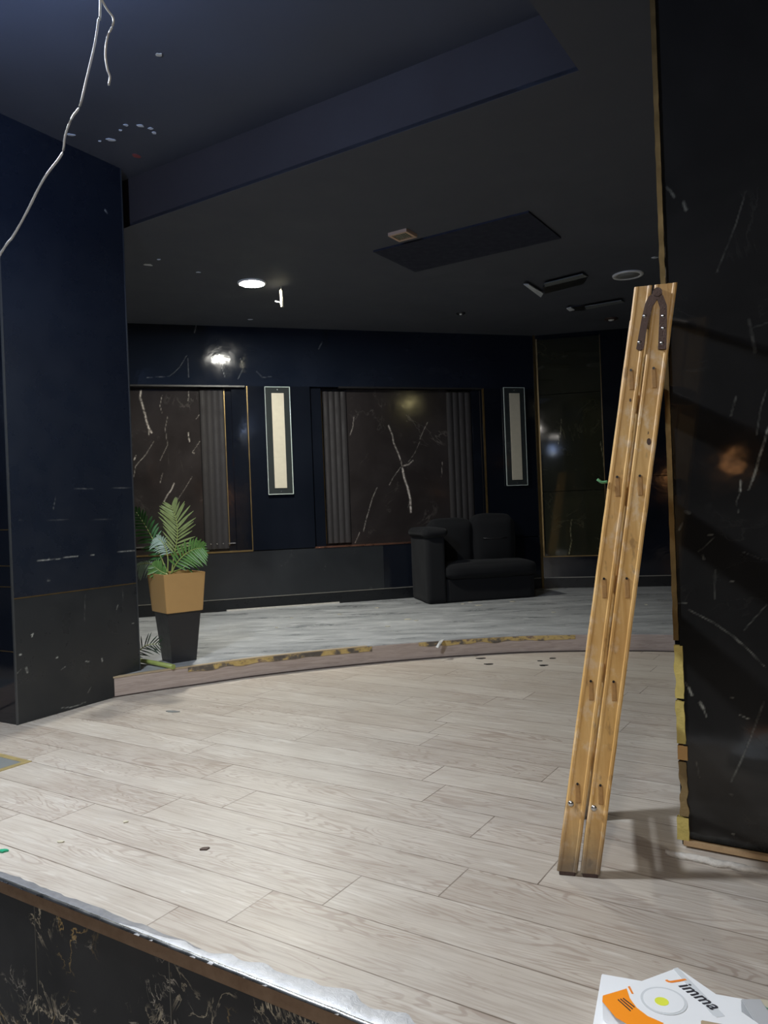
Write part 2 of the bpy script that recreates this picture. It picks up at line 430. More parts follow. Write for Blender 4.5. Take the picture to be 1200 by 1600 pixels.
bmesh.ops.remove_doubles(bm, verts=bm.verts[:], dist=1e-5)
bmesh.ops.recalc_face_normals(bm, faces=bm.faces[:])
fl = obj('floor', bm, MAT['plank']); struct(fl)
if fl.data.polygons[0].normal.z < 0: fl.data.flip_normals()
# body of the stage under the planks, and the lower floor the photographer stands on
bm = BM(); fbox(bm, Vector((0, 0, 0)), U, V, Z, -7.5, 6, EDGE_V + .02, 7.4, LOW, -.002); struct(obj('floor_stage_body', bm, MAT['base']))
bm = BM(); box(bm, -9, 9, -4, 12, LOW - .1, LOW); struct(obj('floor_lower', bm, MAT['lower_floor']))

# stage fascia: marble slabs, metal angle, foil tape and nosing
FA = uv(0, EDGE_V)
fas = struct(thing('trim_1', uv(-1.2, EDGE_V, LOW))); inv = fas.matrix_basis.inverted()
def put(o, par):                       # parent while keeping world coordinates baked in the mesh
    o.data.transform(Matrix.Translation(-par.location) if par.rotation_euler.z == 0 else (Matrix.Translation(par.location) @ Matrix.Rotation(par.rotation_euler.z, 4, 'Z')).inverted())
    o.parent = par; return o
n_f = -V
j1 = (atpl(55, 1450, FA, n_f) - FA).dot(U); j2 = (atpl(266, 1550, FA, n_f) - FA).dot(U)
step = j2 - j1
edges_u = [j1 + step * k for k in range(-4, 9)]
for i in range(len(edges_u) - 1):
    bm = BM(); fbox(bm, FA, U, Z, -V, edges_u[i] + .0012, edges_u[i + 1] - .0012, LOW, -.036, -.018, 0, bev=.001)
    put(obj('marble_slab', bm, MAT['goldmarble']), fas)
for uu in edges_u:
    bm = BM(); fbox(bm, FA, U, Z, -V, uu - .0018, uu + .0018, LOW, -.036, -.01, .0006); put(obj('joint', bm, MAT['greyline']), fas)
bm = BM(); fbox(bm, FA, U, Z, -V, -6, 5, LOW, -.03, -.03, -.012); put(obj('backing', bm, plain('joint_filler', (.20, .18, .15), .7)), fas)
bm = BM(); fbox(bm, FA, U, Z, -V, -6, 5, -.036, .001, -.01, .004, bev=.001); put(obj('metal_angle', bm, MAT['angle']), fas)
def strip(name, u0, u1, wfun, mat, h, par, jag=.3, n=160, off=0.):
    bm = BM(); prev = None
    for i in range(n + 1):
        u = u0 + (u1 - u0) * i / n; w_ = wfun((u - u0) / (u1 - u0)) * (1 + jag * noise.noise(Vector((u * 22, 3.3, h * 50))))
        zt = h + .0016 * noise.noise(Vector((u * 30, 9, 0)))
        cur = [bm.verts.new(uv(u, EDGE_V - .006 + off, .0005)), bm.verts.new(uv(u, EDGE_V - .003 + off, zt)), bm.verts.new(uv(u, EDGE_V + w_ * .5 + off, zt + .001)), bm.verts.new(uv(u, EDGE_V + w_ + off, .0006))]
        if prev:
            for k in range(3): bm.faces.new((prev[k], cur[k], cur[k + 1], prev[k + 1]))
        prev = cur
    bmesh.ops.recalc_face_normals(bm, faces=bm.faces[:])
    return put(obj(name, bm, mat, smooth=True), par)
ua_ = atz(0, 1383, 0).dot(U); ub_ = atz(570, 1600, 0).dot(U); um = atz(190, 1452, 0).dot(U)
strip('nosing', -5, um + .25, lambda t: .034, MAT['nosing'], .003, fas, .25)
strip('foil_tape', um - .02, ub_ + .5, lambda t: .012 + .05 * min(1, t * 2.2), MAT['foil'], .005, fas, .35)
strip('nosing_line', -5, ub_ + .5, lambda t: .0035, MAT['silver'], .0055, fas, .2)

# ------------------------------------------------------------ podium
W0 = Vector((-2.353, 7.286, 0)); W1 = Vector((1.72, 8.5, 0)); W2 = Vector((3.02, 8.226, 0))
front = [(-2.6, 3.95), (-1.9, 4.40), (-1.5, 4.665), (-1.2, 4.835), (-.85, 5.03), (-.4, 5.205), (0, 5.325), (.5, 5.43), (.95, 5.475), (1.35, 5.44), (1.7, 5.37), (2.0, 5.28), (3.0, 4.9)]
fr = [(p.x, p.y) for p in smoothpath([(x, y, 0) for x, y in front], 6)]
back = [(4.4, 8.0), (1.72, 8.55), (-2.353, 7.33), (-5.2, 6.4)]
bm = BM(); prism(bm, fr + back, .0, POD); struct(obj('floor_podium', bm, MAT['podium']))
def along(name, path, off0, off1, z0f, z1f, mat, par=None, u0=0, u1=1e9):
    """a band following the podium front, with uv = length"""
    bm = BM(); l = bm.loops.layers.uv.new('len'); L = 0; prev = None; info = {}
    for i, p in enumerate(path):
        a = Vector(path[max(i - 1, 0)]); b = Vector(path[min(i + 1, len(path) - 1)]); d = (b - a).normalized(); nn = Vector((d.y, -d.x))
        if i: L += (Vector(p) - Vector(path[i - 1])).length
        if not (u0 <= L <= u1): prev = None if L < u0 else prev; 
        if u0 <= L <= u1:
            q0 = Vector(p) + nn * off0; q1 = Vector(p) + nn * off1; z0, z1 = z0f(L), z1f(L)
            cur = [bm.verts.new((*q0, z0)), bm.verts.new((*q1, z0)), bm.verts.new((*q1, z1)), bm.verts.new((*q0, z1))]
            for v, t in zip(cur, (0, .01, z1 - z0 + .01, z1 - z0 + .02)): info[v] = (L, t)
            if prev:
                for k in range(4):
                    f = bm.faces.new((prev[k], cur[k], cur[(k + 1) % 4], prev[(k + 1) % 4]))
                    for lp in f.loops: lp[l].uv = info[lp.vert]
            prev = cur
    bmesh.ops.recalc_face_normals(bm, faces=bm.faces[:])
    return obj(name, bm, mat, par)
fine_fr = [(p.x, p.y) for p in smoothpath([(x, y, 0) for x, y in front], 24)]
ris = struct(along('trim_2', fine_fr, 0, .010, lambda L: .006, lambda L: POD - .004, MAT['riser']))
# joints between riser boards, torn edging and light nosing
def L_of(px, py, z):
    p = atz(px, py, z); best = (9, 0); L = 0
    for i in range(1, len(fine_fr)):
        L += (Vector(fine_fr[i]) - Vector(fine_fr[i - 1])).length
        d = (Vector((p.x, p.y)) - Vector(fine_fr[i])).length
        if d < best[0]: best = (d, L)
    return best[1]
for a, b in ((255, 565), (715, 905)):
    along('torn_edging', fine_fr, .010, .014, lambda L: POD - .034 + .012 * noise.noise(Vector((L * 9, 1, 5))), lambda L: POD - .003, MAT['edging'], ris, L_of(a, 1040, POD - .1 * (a < 300)), L_of(b, 1000, POD))
along('edge_nosing', fine_fr, -.010, .013, lambda L: POD - .006, lambda L: POD + .0035, MAT['kraft'], ris, L_of(222, 1056, POD) - .3, L_of(572, 1008, POD))
for px, py in ((390, 1040), (655, 1018), (912, 1003)):
    Lj = L_of(px, py, .06)
    along('board_joint', fine_fr, .0095, .0108, lambda L: .008, lambda L: POD - .035, MAT['base'], ris, Lj - .006, Lj + .012)
along('riser_foot_strip', fine_fr, 0, .016, lambda L: .0, lambda L: .007, plain('dark_foot_strip', (.05, .035, .03), .7), ris)  # thin dark brown strip along the foot of the riser

# ------------------------------------------------------------ back wall
dA = (W1 - W0).normalized(); nA = Vector((dA.y, -dA.x, 0)); WL = (W1 - W0).length
def wp(px, py, O=W0, n=nA): return atpl(px, py, O, n)
wb = struct(thing('wall_back', W0))
def wpanel(name, a0, a1, z0, z1, mat, off=0, marks=(), thick=.02, O=W0, A=dA, n=nA, par=None, k=None):
    OO = O + n * off
    mk = pxmarks(OO, n, marks, .0065) if marks else ()
    return put(panel(name, OO, A, Z, a0, a1, z0, z1, mat, None, mk, thick=thick, n=n), par or wb)
def wbox(name, a0, a1, z0, z1, n0, n1, mat, O=W0, A=dA, n=nA, par=None, bev=0):
    bm = BM(); fbox(bm, O, A, Z, n, a0, a1, z0, z1, n0, n1, bev=bev); return put(obj(name, bm, mat), par or wb)
ZT, ZS, ZB = 2.325, .70, .24
S1 = 1.09; S2, S3 = 1.72, 3.62
wbox('wall_body', -3.2, WL + .02, 0, 2.95, -.30, -.09, MAT['base'])
wpanel('upper_cladding', -3.2, WL, ZT, CEIL, MAT['upper'], thick=.09, marks=[
    ([(307, 506), (304, 520)], 2, .8), ([(503, 535), (498, 545)], 2, .6), ([(230, 590), (265, 588), (280, 575), (292, 555)], 1.2, .35), ([(295, 590), (294, 560)], 1.5, .3),
    ([(350, 562), (347, 575), (352, 590)], 1.2, .35), ([(376, 560), (380, 575), (372, 592)], 1.2, .35), ([(400, 580), (410, 590), (425, 588)], 1.2, .3), ([(205, 605), (212, 603)], 2, .7)])
wpanel('pier_cladding', S1, S2, ZS, ZT, MAT['black'], thick=.09)
wpanel('pier_cladding', S3, WL, ZS, ZT, MAT['black'], thick=.09)
wpanel('marble_panel', -3.2, .63, ZS, ZT, MAT['brown'], off=-.07, marks=[
    ([(220, 610), (219, 622), (223, 634), (226, 645), (229, 658), (232, 668), (237, 676)], 3.4, 1), ([(232, 668), (233, 680)], 1.5, .8),
    ([(253, 618), (250, 634), (253, 645)], 1.2, .45), ([(295, 612), (294, 626)], 1.6, .5), ([(294, 676), (296, 690)], 2.2, .8), ([(301, 706), (303, 708)], 3, .9), ([(301, 706), (312, 690)], 1, .5),
    ([(272, 755), (268, 765), (262, 773), (256, 784)], 2.6, .8), ([(276, 778), (272, 788), (268, 795)], 2, .8), ([(300, 745), (288, 765), (278, 780)], 1.2, .4),
    ([(240, 690), (228, 710), (212, 728), (209, 745)], 1.4, .5), ([(262, 650), (258, 670), (262, 695), (250, 720)], 1.3, .3), ([(254, 740), (250, 755)], 1.5, .5), ([(210, 718), (212, 712)], 2.5, .8), ([(325, 600), (318, 640), (306, 655)], 1.4, .45)])
wpanel('marble_panel', 2.113, 3.22, ZS, ZT, MAT['brown'], off=-.07, marks=[
    ([(607, 665), (613, 680), (615, 692), (622, 708), (627, 722), (629, 733)], 2.6, .85), ([(629, 733), (632, 748), (637, 762), (641, 780), (642, 800)], 4.5, 1),
    ([(629, 728), (638, 726), (645, 720)], 3, .6), ([(668, 660), (662, 672), (656, 686)], 1.8, .4), ([(656, 690), (648, 708), (638, 722)], 1.2, .3),
    ([(626, 730), (615, 745), (608, 758)], 1.4, .6), ([(589, 762), (582, 778), (577, 795), (572, 812), (568, 830)], 1.8, .5), ([(562, 832), (555, 848)], 1.5, .5), ([(553, 652), (551, 668), (547, 680)], 2, .5), ([(691, 722), (690, 745)], 1.4, .5)])
# side cheeks of the recesses
for a in (S1, S2, S3): pass
def flutes(a0, a1, n):
    bm = BM(); w_ = (a1 - a0) / n; prev = None
    for i in range(n * 8 + 1):
        t = i / 8; a = a0 + w_ * t; h = -.07 + .012 + .010 * abs(math.sin(math.pi * t)) + (.012 if i in (0, n * 8) else 0)
        if i in (0, n * 8): h = -.07
        cur = [bm.verts.new(W0 + dA * a + nA * h + Z * (ZS + .03)), bm.verts.new(W0 + dA * a + nA * h + Z * (ZT - .04))]
        if prev: bm.faces.new((prev[0], cur[0], cur[1], prev[1]))
        prev = cur
    bmesh.ops.recalc_face_normals(bm, faces=bm.faces[:])
    return put(obj('fluted_moulding', bm, MAT['flute']), wb)
flutes(.63, .87, 4); flutes(1.865, 2.113, 4); flutes(3.22, 3.50, 4)
wpanel('recess_strip', .87, .94, ZS, ZT, MAT['black'], off=-.07)
wbox('gold_line', .868, .876, ZS + .06, ZT - .02, -.07, -.062, MAT['dullgold'])
wbox('recess_frame', .94, S1, ZS, ZT, -.07, -.035, MAT['black'], bev=.003)
wbox('recess_frame', S2, 1.84, ZS, ZT, -.07, -.035, MAT['black'], bev=.003)
wbox('recess_frame', 3.50, S3, ZS, ZT, -.07, -.035, MAT['black'], bev=.003)
wbox('gold_line', 1.842, 1.850, ZS + .03, ZT - .03, -.07, -.055, MAT['dullgold'])
wbox('gold_line', S1 - .005, S1 + .004, ZS, ZT, -.01, .004, MAT['dullgold'])
wbox('gold_line', S3 - .010, S3 + .008, ZS, ZT, -.01, .005, MAT['dullgold'])
wbox('inner_sill', -3.2, .93, ZS + .075, ZS + .085, -.07, -.055, MAT['silver'])
wbox('sill', -3.2, S1 + .003, ZS - .008, ZS + .006, -.08, .006, MAT['dullgold'])
wbox('sill', S2 - .003, S3, ZS - .010, ZS + .006, -.08, .006, MAT['redgold'])
wbox('ledge', -3.2, S1 - .02, ZT - .012, ZT + .004, -.07, .008, MAT['black_plain'])
wbox('ledge', S2 + .3, S3, ZT - .012, ZT + .004, -.07, .006, MAT['black_plain'])
wpanel('wainscot_panel', -3.2, 2.43, ZB, ZS - .009, MAT['wains'], thick=.09)
wpanel('wainscot_panel', 2.432, WL, ZB, ZS - .009, MAT['black'], thick=.09)
wbox('wainscot_line', -3.2, WL, ZB - .008, ZB, -.09, .004, MAT['greyline'])
bb = struct(obj('baseboard_back', fbox(BM(), W0, dA, Z, nA, -3.2, WL, POD, ZB - .012, -.09, 0), MAT['base']))
c0 = (wp(354, 957) - W0).dot(dA); c1 = (wp(530, 942) - W0).dot(dA)
bm = BM(); fbox(bm, W0, dA, Z, nA, c0, c1, POD, POD + .014, 0, .018); put(obj('torn_skirting_edge', bm, MAT['chalk']), struct(thing('trim_3', W0)))
# corner trim
bm = BM(); fbox(bm, W1, dA, Z, nA, -.012, .014, POD, CEIL, -.005, .012); struct(obj('trim_4', bm, MAT['dullgold']))
# small chips along the top of the wall
# second facet, smoked mirror panels
dB = (W2 - W1).normalized(); nB = Vector((dB.y, -dB.x, 0)); WB = 2.9
wr = struct(thing('wall_back_right', W1))
wbox('wall_body', 0, WB, 0, 2.95, -.30, -.05, MAT['base'], W1, dB, nB, wr)
kw = dict(O=W1, A=dB, n=nB, par=wr)
for z0, z1 in ((.475, 1.18), (1.186, 2.25), (2.256, 2.86)):
    wpanel('smoked_panel', .035, .70, z0, z1, MAT['green'], off=-.02, marks=[([(893, 812), (891, 830), (893, 845), (889, 866)], 1.6, .7), ([(877, 655), (876, 675), (872, 695)], 1.3, .5), ([(938, 690), (942, 712), (944, 730)], 1.5, .8)], **kw)
wbox('gold_line', .02, .036, .465, 2.87, -.02, .004, MAT['dullgold'], W1, dB, nB, wr)
wbox('gold_line', .70, .706, .465, 2.87, -.02, .002, MAT['dullgold'], W1, dB, nB, wr)
wbox('gold_line', .02, .706, .463, .473, -.02, .004, MAT['dullgold'], W1, dB, nB, wr)
wpanel('pier_cladding', .706, .93, POD + .12, CEIL, MAT['black'], thick=.05, **kw)
for z0, z1 in ((.24, 1.305), (1.312, CEIL)):
    wpanel('glossy_panel', .935, WB, z0, z1, MAT['black'], off=-.01, **kw)
wpanel('wainscot_panel', .0, .706, ZB, .463, MAT['black'], thick=.05, **kw)
wpanel('pier_cladding', 0, .706, 2.87, CEIL, MAT['black'], thick=.05, **kw)
wbox('wainscot_line', 0, WB, ZB - .008, ZB, -.05, .003, MAT['greyline'], W1, dB, nB, wr)
struct(obj('baseboard_right', fbox(BM(), W1, dB, Z, nB, 0, WB, POD, ZB - .010, -.05, 0), MAT['base']))
# the rest of the room shell
def wallseg(name, p, q, z0=LOW, z1=3.3):
    a = Vector((*p, 0)); b = Vector((*q, 0)); d = (b - a).normalized(); n = Vector((d.y, -d.x, 0))
    bm = BM(); fbox(bm, a, d, Z, n, 0, (b - a).length, z0, z1, -.1, 0); struct(obj(name, bm, MAT['black']))
we = W1 + dB * WB
wallseg('wall_right', (5.6, -3), (4.45, 8.1)); wallseg('wall_front', (-6.2, -3), (5.6, -3)); wallseg('wall_left', (-5.4, 6.6), (-6.2, -3))

# ------------------------------------------------------------ ceiling
def ceilmesh():
    us = [-9, -5.2, -1.02, 8]; vs_ = [-7, .3, 3.284, 12]
    bm = BM()
    for i in range(3):
        for k in range(3):
            if i == 1 and k == 1: continue
            fbox(bm, Vector((0, 0, 0)), U, V, Z, us[i], us[i + 1], vs_[k], vs_[k + 1], CEIL, CEIL + .02)
    bmesh.ops.remove_doubles(bm, verts=bm.verts[:], dist=1e-4)
    return bm
ce = struct(obj('ceiling', ceilmesh(), MAT['ceil']))
O0 = Vector((0, 0, 0))
tr = struct(obj('ceiling_tray', fbox(BM(), O0, U, V, Z, -5.2, -1.02, .3, 3.284, TRAY, TRAY + .02), MAT['tray']))
for nm, a0, a1, b0, b1 in (('f', -5.2, -1.02, 3.284, 3.304), ('r', -1.02, -1.0, .28, 3.304), ('n', -5.2, -1.02, .28, .3), ('l', -5.22, -5.2, .28, 3.304)):
    obj('tray_side', fbox(BM(), O0, U, V, Z, a0, a1, b0, b1, CEIL + .001, TRAY + .02), MAT['trayface'], tr)
# ------------------------------------------------------------ pillars
P1 = Vector((-1.954, 4.016, 0)); P2 = Vector((-1.539, 4.735, 0)); dP = (P2 - P1).normalized(); nP = Vector((dP.y, -dP.x, 0)); LP = (P2 - P1).length
pl = struct(thing('pillar', P1)); tag(pl, 'black glossy pillar left of the potted palm')
k4 = .0036
def zof(px, py, O, n): return atpl(px, py, O, n).z
zs = zof(120, 923, P1, nP)
bm = BM(); fbox(bm, P1, dP, Z, nP, .01, LP - .01, 0, TRAY, -1.0, -.012); put(obj('core', bm, MAT['base']), pl)
mk_hi = [([(33, 764), (110, 764), (205, 762)], 1.0, .25), ([(30, 813), (210, 811)], 1, .12), ([(33, 870), (50, 869)], 1.3, .35), ([(57, 877), (75, 874), (92, 873), (108, 870), (122, 869)], 1.6, .75), ([(74, 875), (77, 874)], 3, 1), ([(141, 867), (147, 867)], 1.5, .7), ([(183, 862), (212, 860)], 1.6, .8), ([(87, 775), (83, 798)], 1.2, .3), ([(164, 328), (167, 333)], 4, .9), ([(75, 907), (77, 907)], 3, .5)]
mk_lo = [([(49, 992), (52, 990), (50, 995)], 2.6, .9), ([(31, 1023), (33, 1023)], 3.5, .8), ([(41, 1044), (43, 1050)], 4.5, .95), ([(27, 1052), (33, 1046)], 1.4, .5), ([(88, 1028), (90, 1027)], 3.2, .8), ([(134, 1033), (139, 1034)], 2, .8), ([(159, 1029), (160, 1033)], 3.4, .9), ([(96, 1046), (103, 1041)], 1.6, .5), ([(96, 1106), (112, 1105), (124, 1101), (134, 1097)], 1.8, .6), ([(137, 1083), (143, 1073)], 1.5, .4), ([(182, 952), (184, 946)], 2.5, .6), ([(206, 974), (209, 974)], 2.5, .6), ([(133, 930), (132, 970)], 1.5, .2), ([(192, 915), (192, 950)], 1.5, .2), ([(45, 1130), (43, 1128)], 2, .6)]
put(panel('upper_cladding', P1, dP, Z, 0, LP, zs + .002, TRAY, MAT['pillar_l'], None, pxmarks(P1, nP, mk_hi, k4), res=.006, n=nP), pl)
put(panel('lower_cladding', P1, dP, Z, 0, LP, 0, zs - .002, MAT['pillar_low'], None, pxmarks(P1, nP, mk_lo, k4), res=.005, n=nP), pl)
bm = BM(); fbox(bm, P1, dP, Z, nP, 0, LP, zs - .003, zs + .003, -.01, .0015); put(obj('seam_line', bm, MAT['dullgold']), pl)
nL = -dP
for z0, z1 in ((0, .38), (.384, .72), (.724, .83), (.834, 1.02), (1.024, TRAY)):
    put(panel('side_cladding', P1, -nP, Z, .002, 1.0, z0, z1, MAT['black'], None, [([P1 - nP * .02 + Z * (z1 - .001), P1 - nP * .9 + Z * (z1 - .001)], .003, .5)] if False else (), n=nL), pl)
for z in (.382, .722, .832, 1.022):
    bm = BM(); fbox(bm, P1, -nP, Z, nL, .0, 1.0, z - .002, z + .002, -.008, .001); put(obj('seam_line', bm, MAT['dullgold']), pl)
for q, off in ((P1, 0), (P2, 0)):
    bm = BM(); fbox(bm, q, dP, Z, nP, -.004, .004, 0, TRAY, -.008, .003); put(obj('corner_bead', bm, plain('grey_bead', (.09, .095, .10), .35, .6)), pl)
# the pillar on the right
Cc = Vector((.872, 2.321, 0)); nR = -V
pr_ = struct(thing('pillar', Cc)); tag(pr_, 'black veined marble pillar behind the ladder')
bm = BM(); fbox(bm, Cc, U, V, Z, 0.006, 1.3, .013, .9, 0, CEIL); put(obj('core', bm, MAT['base']), pr_)
mk = [([(1200, 668), (1195, 688), (1187, 712), (1181, 735), (1175, 752)], 4.5, 1), ([(1175, 752), (1170, 765)], 3, .6), ([(1157, 752), (1157, 768)], 4.5, 1), ([(1157, 768), (1150, 785), (1154, 800)], 2, .35), ([(1197, 610), (1188, 640), (1182, 680)], 3, .3),
      ([(1066, 1061), (1074, 1072)], 2.5, .6), ([(1076, 1075), (1081, 1086)], 5, .95), ([(1094, 1098), (1099, 1107)], 6, 1), ([(1099, 1107), (1104, 1120)], 3, .5),
      ([(1075, 952), (1115, 973), (1150, 997), (1172, 1018), (1195, 1042)], 2.6, .5), ([(1148, 996), (1156, 1004)], 4, .5), ([(1198, 945), (1180, 965), (1162, 985)], 2, .35),
      ([(1193, 1098), (1182, 1128), (1170, 1160), (1155, 1195), (1142, 1222)], 3.2, .38), ([(1156, 1117), (1171, 1124)], 2.2, .9), ([(1060, 942), (1073, 943)], 1.6, .6),
      ([(1070, 799), (1077, 802)], 5, .5), ([(1066, 818), (1061, 828)], 4, .4), ([(1106, 836), (1113, 836)], 3, .45), ([(1098, 868), (1100, 874)], 4, .35), ([(1117, 890), (1117, 935)], 3, .25),
      ([(1141, 909), (1146, 908)], 3, .5), ([(1142, 1090), (1146, 1090)], 3, .5), ([(1141, 1241), (1144, 1242)], 4, .8), ([(1144, 1303), (1147, 1304)], 4, .8), ([(1150, 620), (1142, 650)], 4, .25),
      ([(1041, 293), (1047, 298), (1054, 308)], 5, .35), ([(1068, 316), (1072, 328)], 6, .45), ([(1165, 300), (1150, 350), (1120, 425)], 3, .22), ([(1090, 862), (1100, 856), (1115, 840)], 1.8, .3), ([(1160, 862), (1190, 874)], 2, .3), ([(1088, 1190), (1093, 1215)], 2.5, .3), ([(1170, 500), (1176, 530), (1180, 550)], 6, .2), ([(1175, 512), (1198, 505)], 2.5, .3)]
put(panel('marble_cladding', Cc, U, Z, .004, 1.3, .028, CEIL, MAT['pillar_r'], None, pxmarks(Cc, nR, mk, .0019), res=.004, n=nR), pr_)
put(panel('side_cladding', Cc, V, Z, .012, .9, 0, CEIL, MAT['black'], None, (), n=-U), pr_)
bm = BM(); fbox(bm, Cc, U, Z, -V, -.004, 1.3, .006, .021, -.012, .012, bev=.002); put(obj('wood_batten', bm, MAT['tan']), pr_)
# brass corner trim: intact above, broken pieces below
def ragged(name, z0, z1, x0, x1, mat, seed, jag=.006, off=0):
    bm = BM(); n = max(6, int((z1 - z0) / .012)); L_, R_ = [], []
    for i in range(n + 1):
        z = z0 + (z1 - z0) * i / n
        L_.append((x0 + jag * noise.noise(Vector((z * 25, seed, 0))), z)); R_.append((x1 + jag * .6 * noise.noise(Vector((z * 32, seed, 7))), z))
    fr_, bk = [], []
    for row_, o_ in ((fr_, .006 + off), (bk, -.010 + off)):
        for (a, z), (b, _) in zip(L_, R_): row_.append((bm.verts.new(Cc + U * a + Z * z - V * o_), bm.verts.new(Cc + U * b + Z * z - V * o_)))
    for i in range(n):
        bm.faces.new((fr_[i][0], fr_[i][1], fr_[i + 1][1], fr_[i + 1][0])); bm.faces.new((bk[i][1], bk[i][0], bk[i + 1][0], bk[i + 1][1]))
        bm.faces.new((bk[i][0], fr_[i][0], fr_[i + 1][0], bk[i + 1][0])); bm.faces.new((fr_[i][1], bk[i][1], bk[i + 1][1], fr_[i + 1][1]))
    bmesh.ops.recalc_face_normals(bm, faces=bm.faces[:])
    return put(obj(name, bm, mat), pr_)
MAT['pale_gold'] = plain('exposed_yellow_filler', (.52, .42, .13), .5, .2, .35, 30, .4)
MAT['brown_filler'] = plain('brown_filler', (.20, .14, .06), .6, .1, .4, 30, .4)
zp = lambda y: zof(1055, y, Cc, nR)
ragged('brass_corner', zp(1000), CEIL, -.012, .003, MAT['dullgold'], 1, .002)
ragged('bare_corner', zp(1090), zp(1008), -.012, .013, MAT['pale_gold'], 2)
ragged('bare_corner', zp(1160), zp(1094), -.013, .012, MAT['pale_gold'], 3)
ragged('bare_corner', zp(1185), zp(1163), -.012, .016, MAT['potgold'], 4)
ragged('bare_corner', zp(1272), zp(1188), -.010, .012, MAT['brown_filler'], 5, .010)
ragged('bare_corner', .02, zp(1274), -.022, .012, MAT['pale_gold'], 6)

# broken plaster edge lying at the pillar foot
bm = BM(); pA, pB = atz(1040, 1334, 0), atz(1200, 1366, 0)
d = (pB - pA).normalized(); nn = Vector((-d.y, d.x, 0)); prev = None
for i in range(33):
    t = i / 32; w_ = .020 * math.sin(math.pi * min(1, t * 1.02 + .02)) ** .4 * (1 + .3 * noise.noise(Vector((t * 9, 0, 4)))); c_ = pA + (pB - pA) * t * 1.05 + nn * .006 * noise.noise(Vector((t * 5, 2, 4)))
    ring = [bm.verts.new(c_ + nn * w_ * x + Z * max(.0005, .013 * h * (1 + .4 * noise.noise(Vector((t * 14, x, 1)))))) for x, h in ((-1, .02), (-.6, .8), (0, 1), (.6, .8), (1, .02))]
    if prev:
        for k in range(4): bm.faces.new((prev[k], ring[k], ring[k + 1], prev[k + 1]))
        bm.faces.new((prev[4], ring[4], ring[0], prev[0]))
    else: bm.faces.new(ring)
    prev = ring
bm.faces.new(prev[::-1]); bmesh.ops.recalc_face_normals(bm, faces=bm.faces[:])
tag(obj('plaster_strip', bm, MAT['chalk'], smooth=True), 'long torn whitish strip lying on the planks along the foot of the marble pillar', 'debris')

# ------------------------------------------------------------ ceiling fittings
tag(obj('ceiling_panel', fbox(BM(), O0, U, V, Z, -2.975, -1.795, 4.64, 5.235, CEIL - .012, CEIL), MAT['navy']), 'dark navy rectangular panel on the ceiling beside the small square spotlight', 'panel')
def downlight(name, x, y, z, r, mat, label, tilt=0, rimw=.02):
    t = thing(name, (x, y, z), 0, label, 'ceiling light')
    bm = lathe(BM(), [(r, 0), (r, -.006), (r - .004, -.012), (r - rimw, -.012), (r - rimw - .002, -.006), (r - rimw - .002, 0)]); obj('rim', bm, MAT['white'], t, True)
    bm = lathe(BM(), [(0, -.009), (r - rimw - .001, -.009), (r - rimw - .001, -.002)]); obj('diffuser', bm, mat, t)
    return t
downlight('ceiling_downlight', -.988, 6.165, CEIL, .115, MAT['bulb'], 'lit round white downlight on the dark ceiling above the left sconce')
downlight('ceiling_downlight', 2.08, 6.335, CEIL, .125, plain('unlit_diffuser', (.20, .20, .19), .5), 'unlit round downlight with white rim near the brass pillar corner', rimw=.03)
downlight('ceiling_downlight', 3.4, 3.8, CEIL, .13, MAT['yellowlamp'], 'round yellowish downlight beyond the right pillar')
downlight('ceiling_downlight', .45, 1.0, TRAY, .13, MAT['whitelamp'], 'lit round downlight overhead in the tray ceiling')
downlight('ceiling_downlight', -.6, -1.6, CEIL, .15, MAT['whitelamp'], 'lit round downlight over the lower floor')
# hanging lamp beyond the upper left of the picture
t = thing('pendant_lamp', (KEY_POS[0], KEY_POS[1], TRAY), 0, 'bright white pendant lamp hanging under the tray ceiling', 'lamp')
bm = BM(); tube(bm, [(.1, 0, 0), (.1, 0, -.49)], .006); obj('rod', bm, MAT['black_plain'], t)
bm = lathe(BM(), [(0, -.47), (.12, -.47), (.13, -.48), (.13, -.495), (.12, -.50), (0, -.50)]); obj('housing', bm, MAT['white'], t)
# warm lamps behind the photographer
for p, rr, lb_ in (((-3.35, -2.7, 1.42), .075, 'warm orange globe lamp low on the front wall, left of the stage'), ((.45, -2.75, 2.25), .10, 'warm orange globe lamp high on the front wall, topmost'), ((2.4, -2.6, 1.5), .14, 'largest warm orange globe lamp on the front wall, at the right')):
    t = thing('wall_lamp', (p[0], -3.0, p[2]), 0, lb_, 'lamp', 'warm wall lamps behind the photographer')
    bm = BM(); bmesh.ops.create_uvsphere(bm, u_segments=24, v_segments=12, radius=rr); bmesh.ops.translate(bm, verts=bm.verts[:], vec=(0, rr + .12, 0)); obj('globe', bm, MAT['warm'], t, True)
    bm = BM(); box(bm, -.03, .03, 0, .16, -.03, .03); obj('bracket', bm, MAT['black_plain'], t)

# square spotlight
p = atz(629, 365, CEIL); a = (atz(612, 360, CEIL) - p).length
t = thing('recessed_spotlight', (p.x, p.y, CEIL), ANG, 'small square beige-framed spotlight on the ceiling by the navy panel', 'ceiling light')
bm = BM(); h = .072
for x0, x1, y0, y1 in ((-h, h, -h, -h + .018), (-h, h, h - .018, h), (-h, -h + .018, -h + .018, h - .018), (h - .018, h, -h + .018, h - .018)): box(bm, x0, x1, y0, y1, -.022, 0)
obj('frame', bm, plain('beige_frame', (.55, .38, .26), .5), t)
bm = BM(); box(bm, -h + .015, h - .015, -h + .015, h - .015, -.008, -.001)
for k in range(7): box(bm, -h + .02 + k * .016, -h + .026 + k * .016, -h + .016, h - .016, -.016, -.008)
obj('grille', bm, plain('grille_grey', (.30, .30, .24), .6), t)
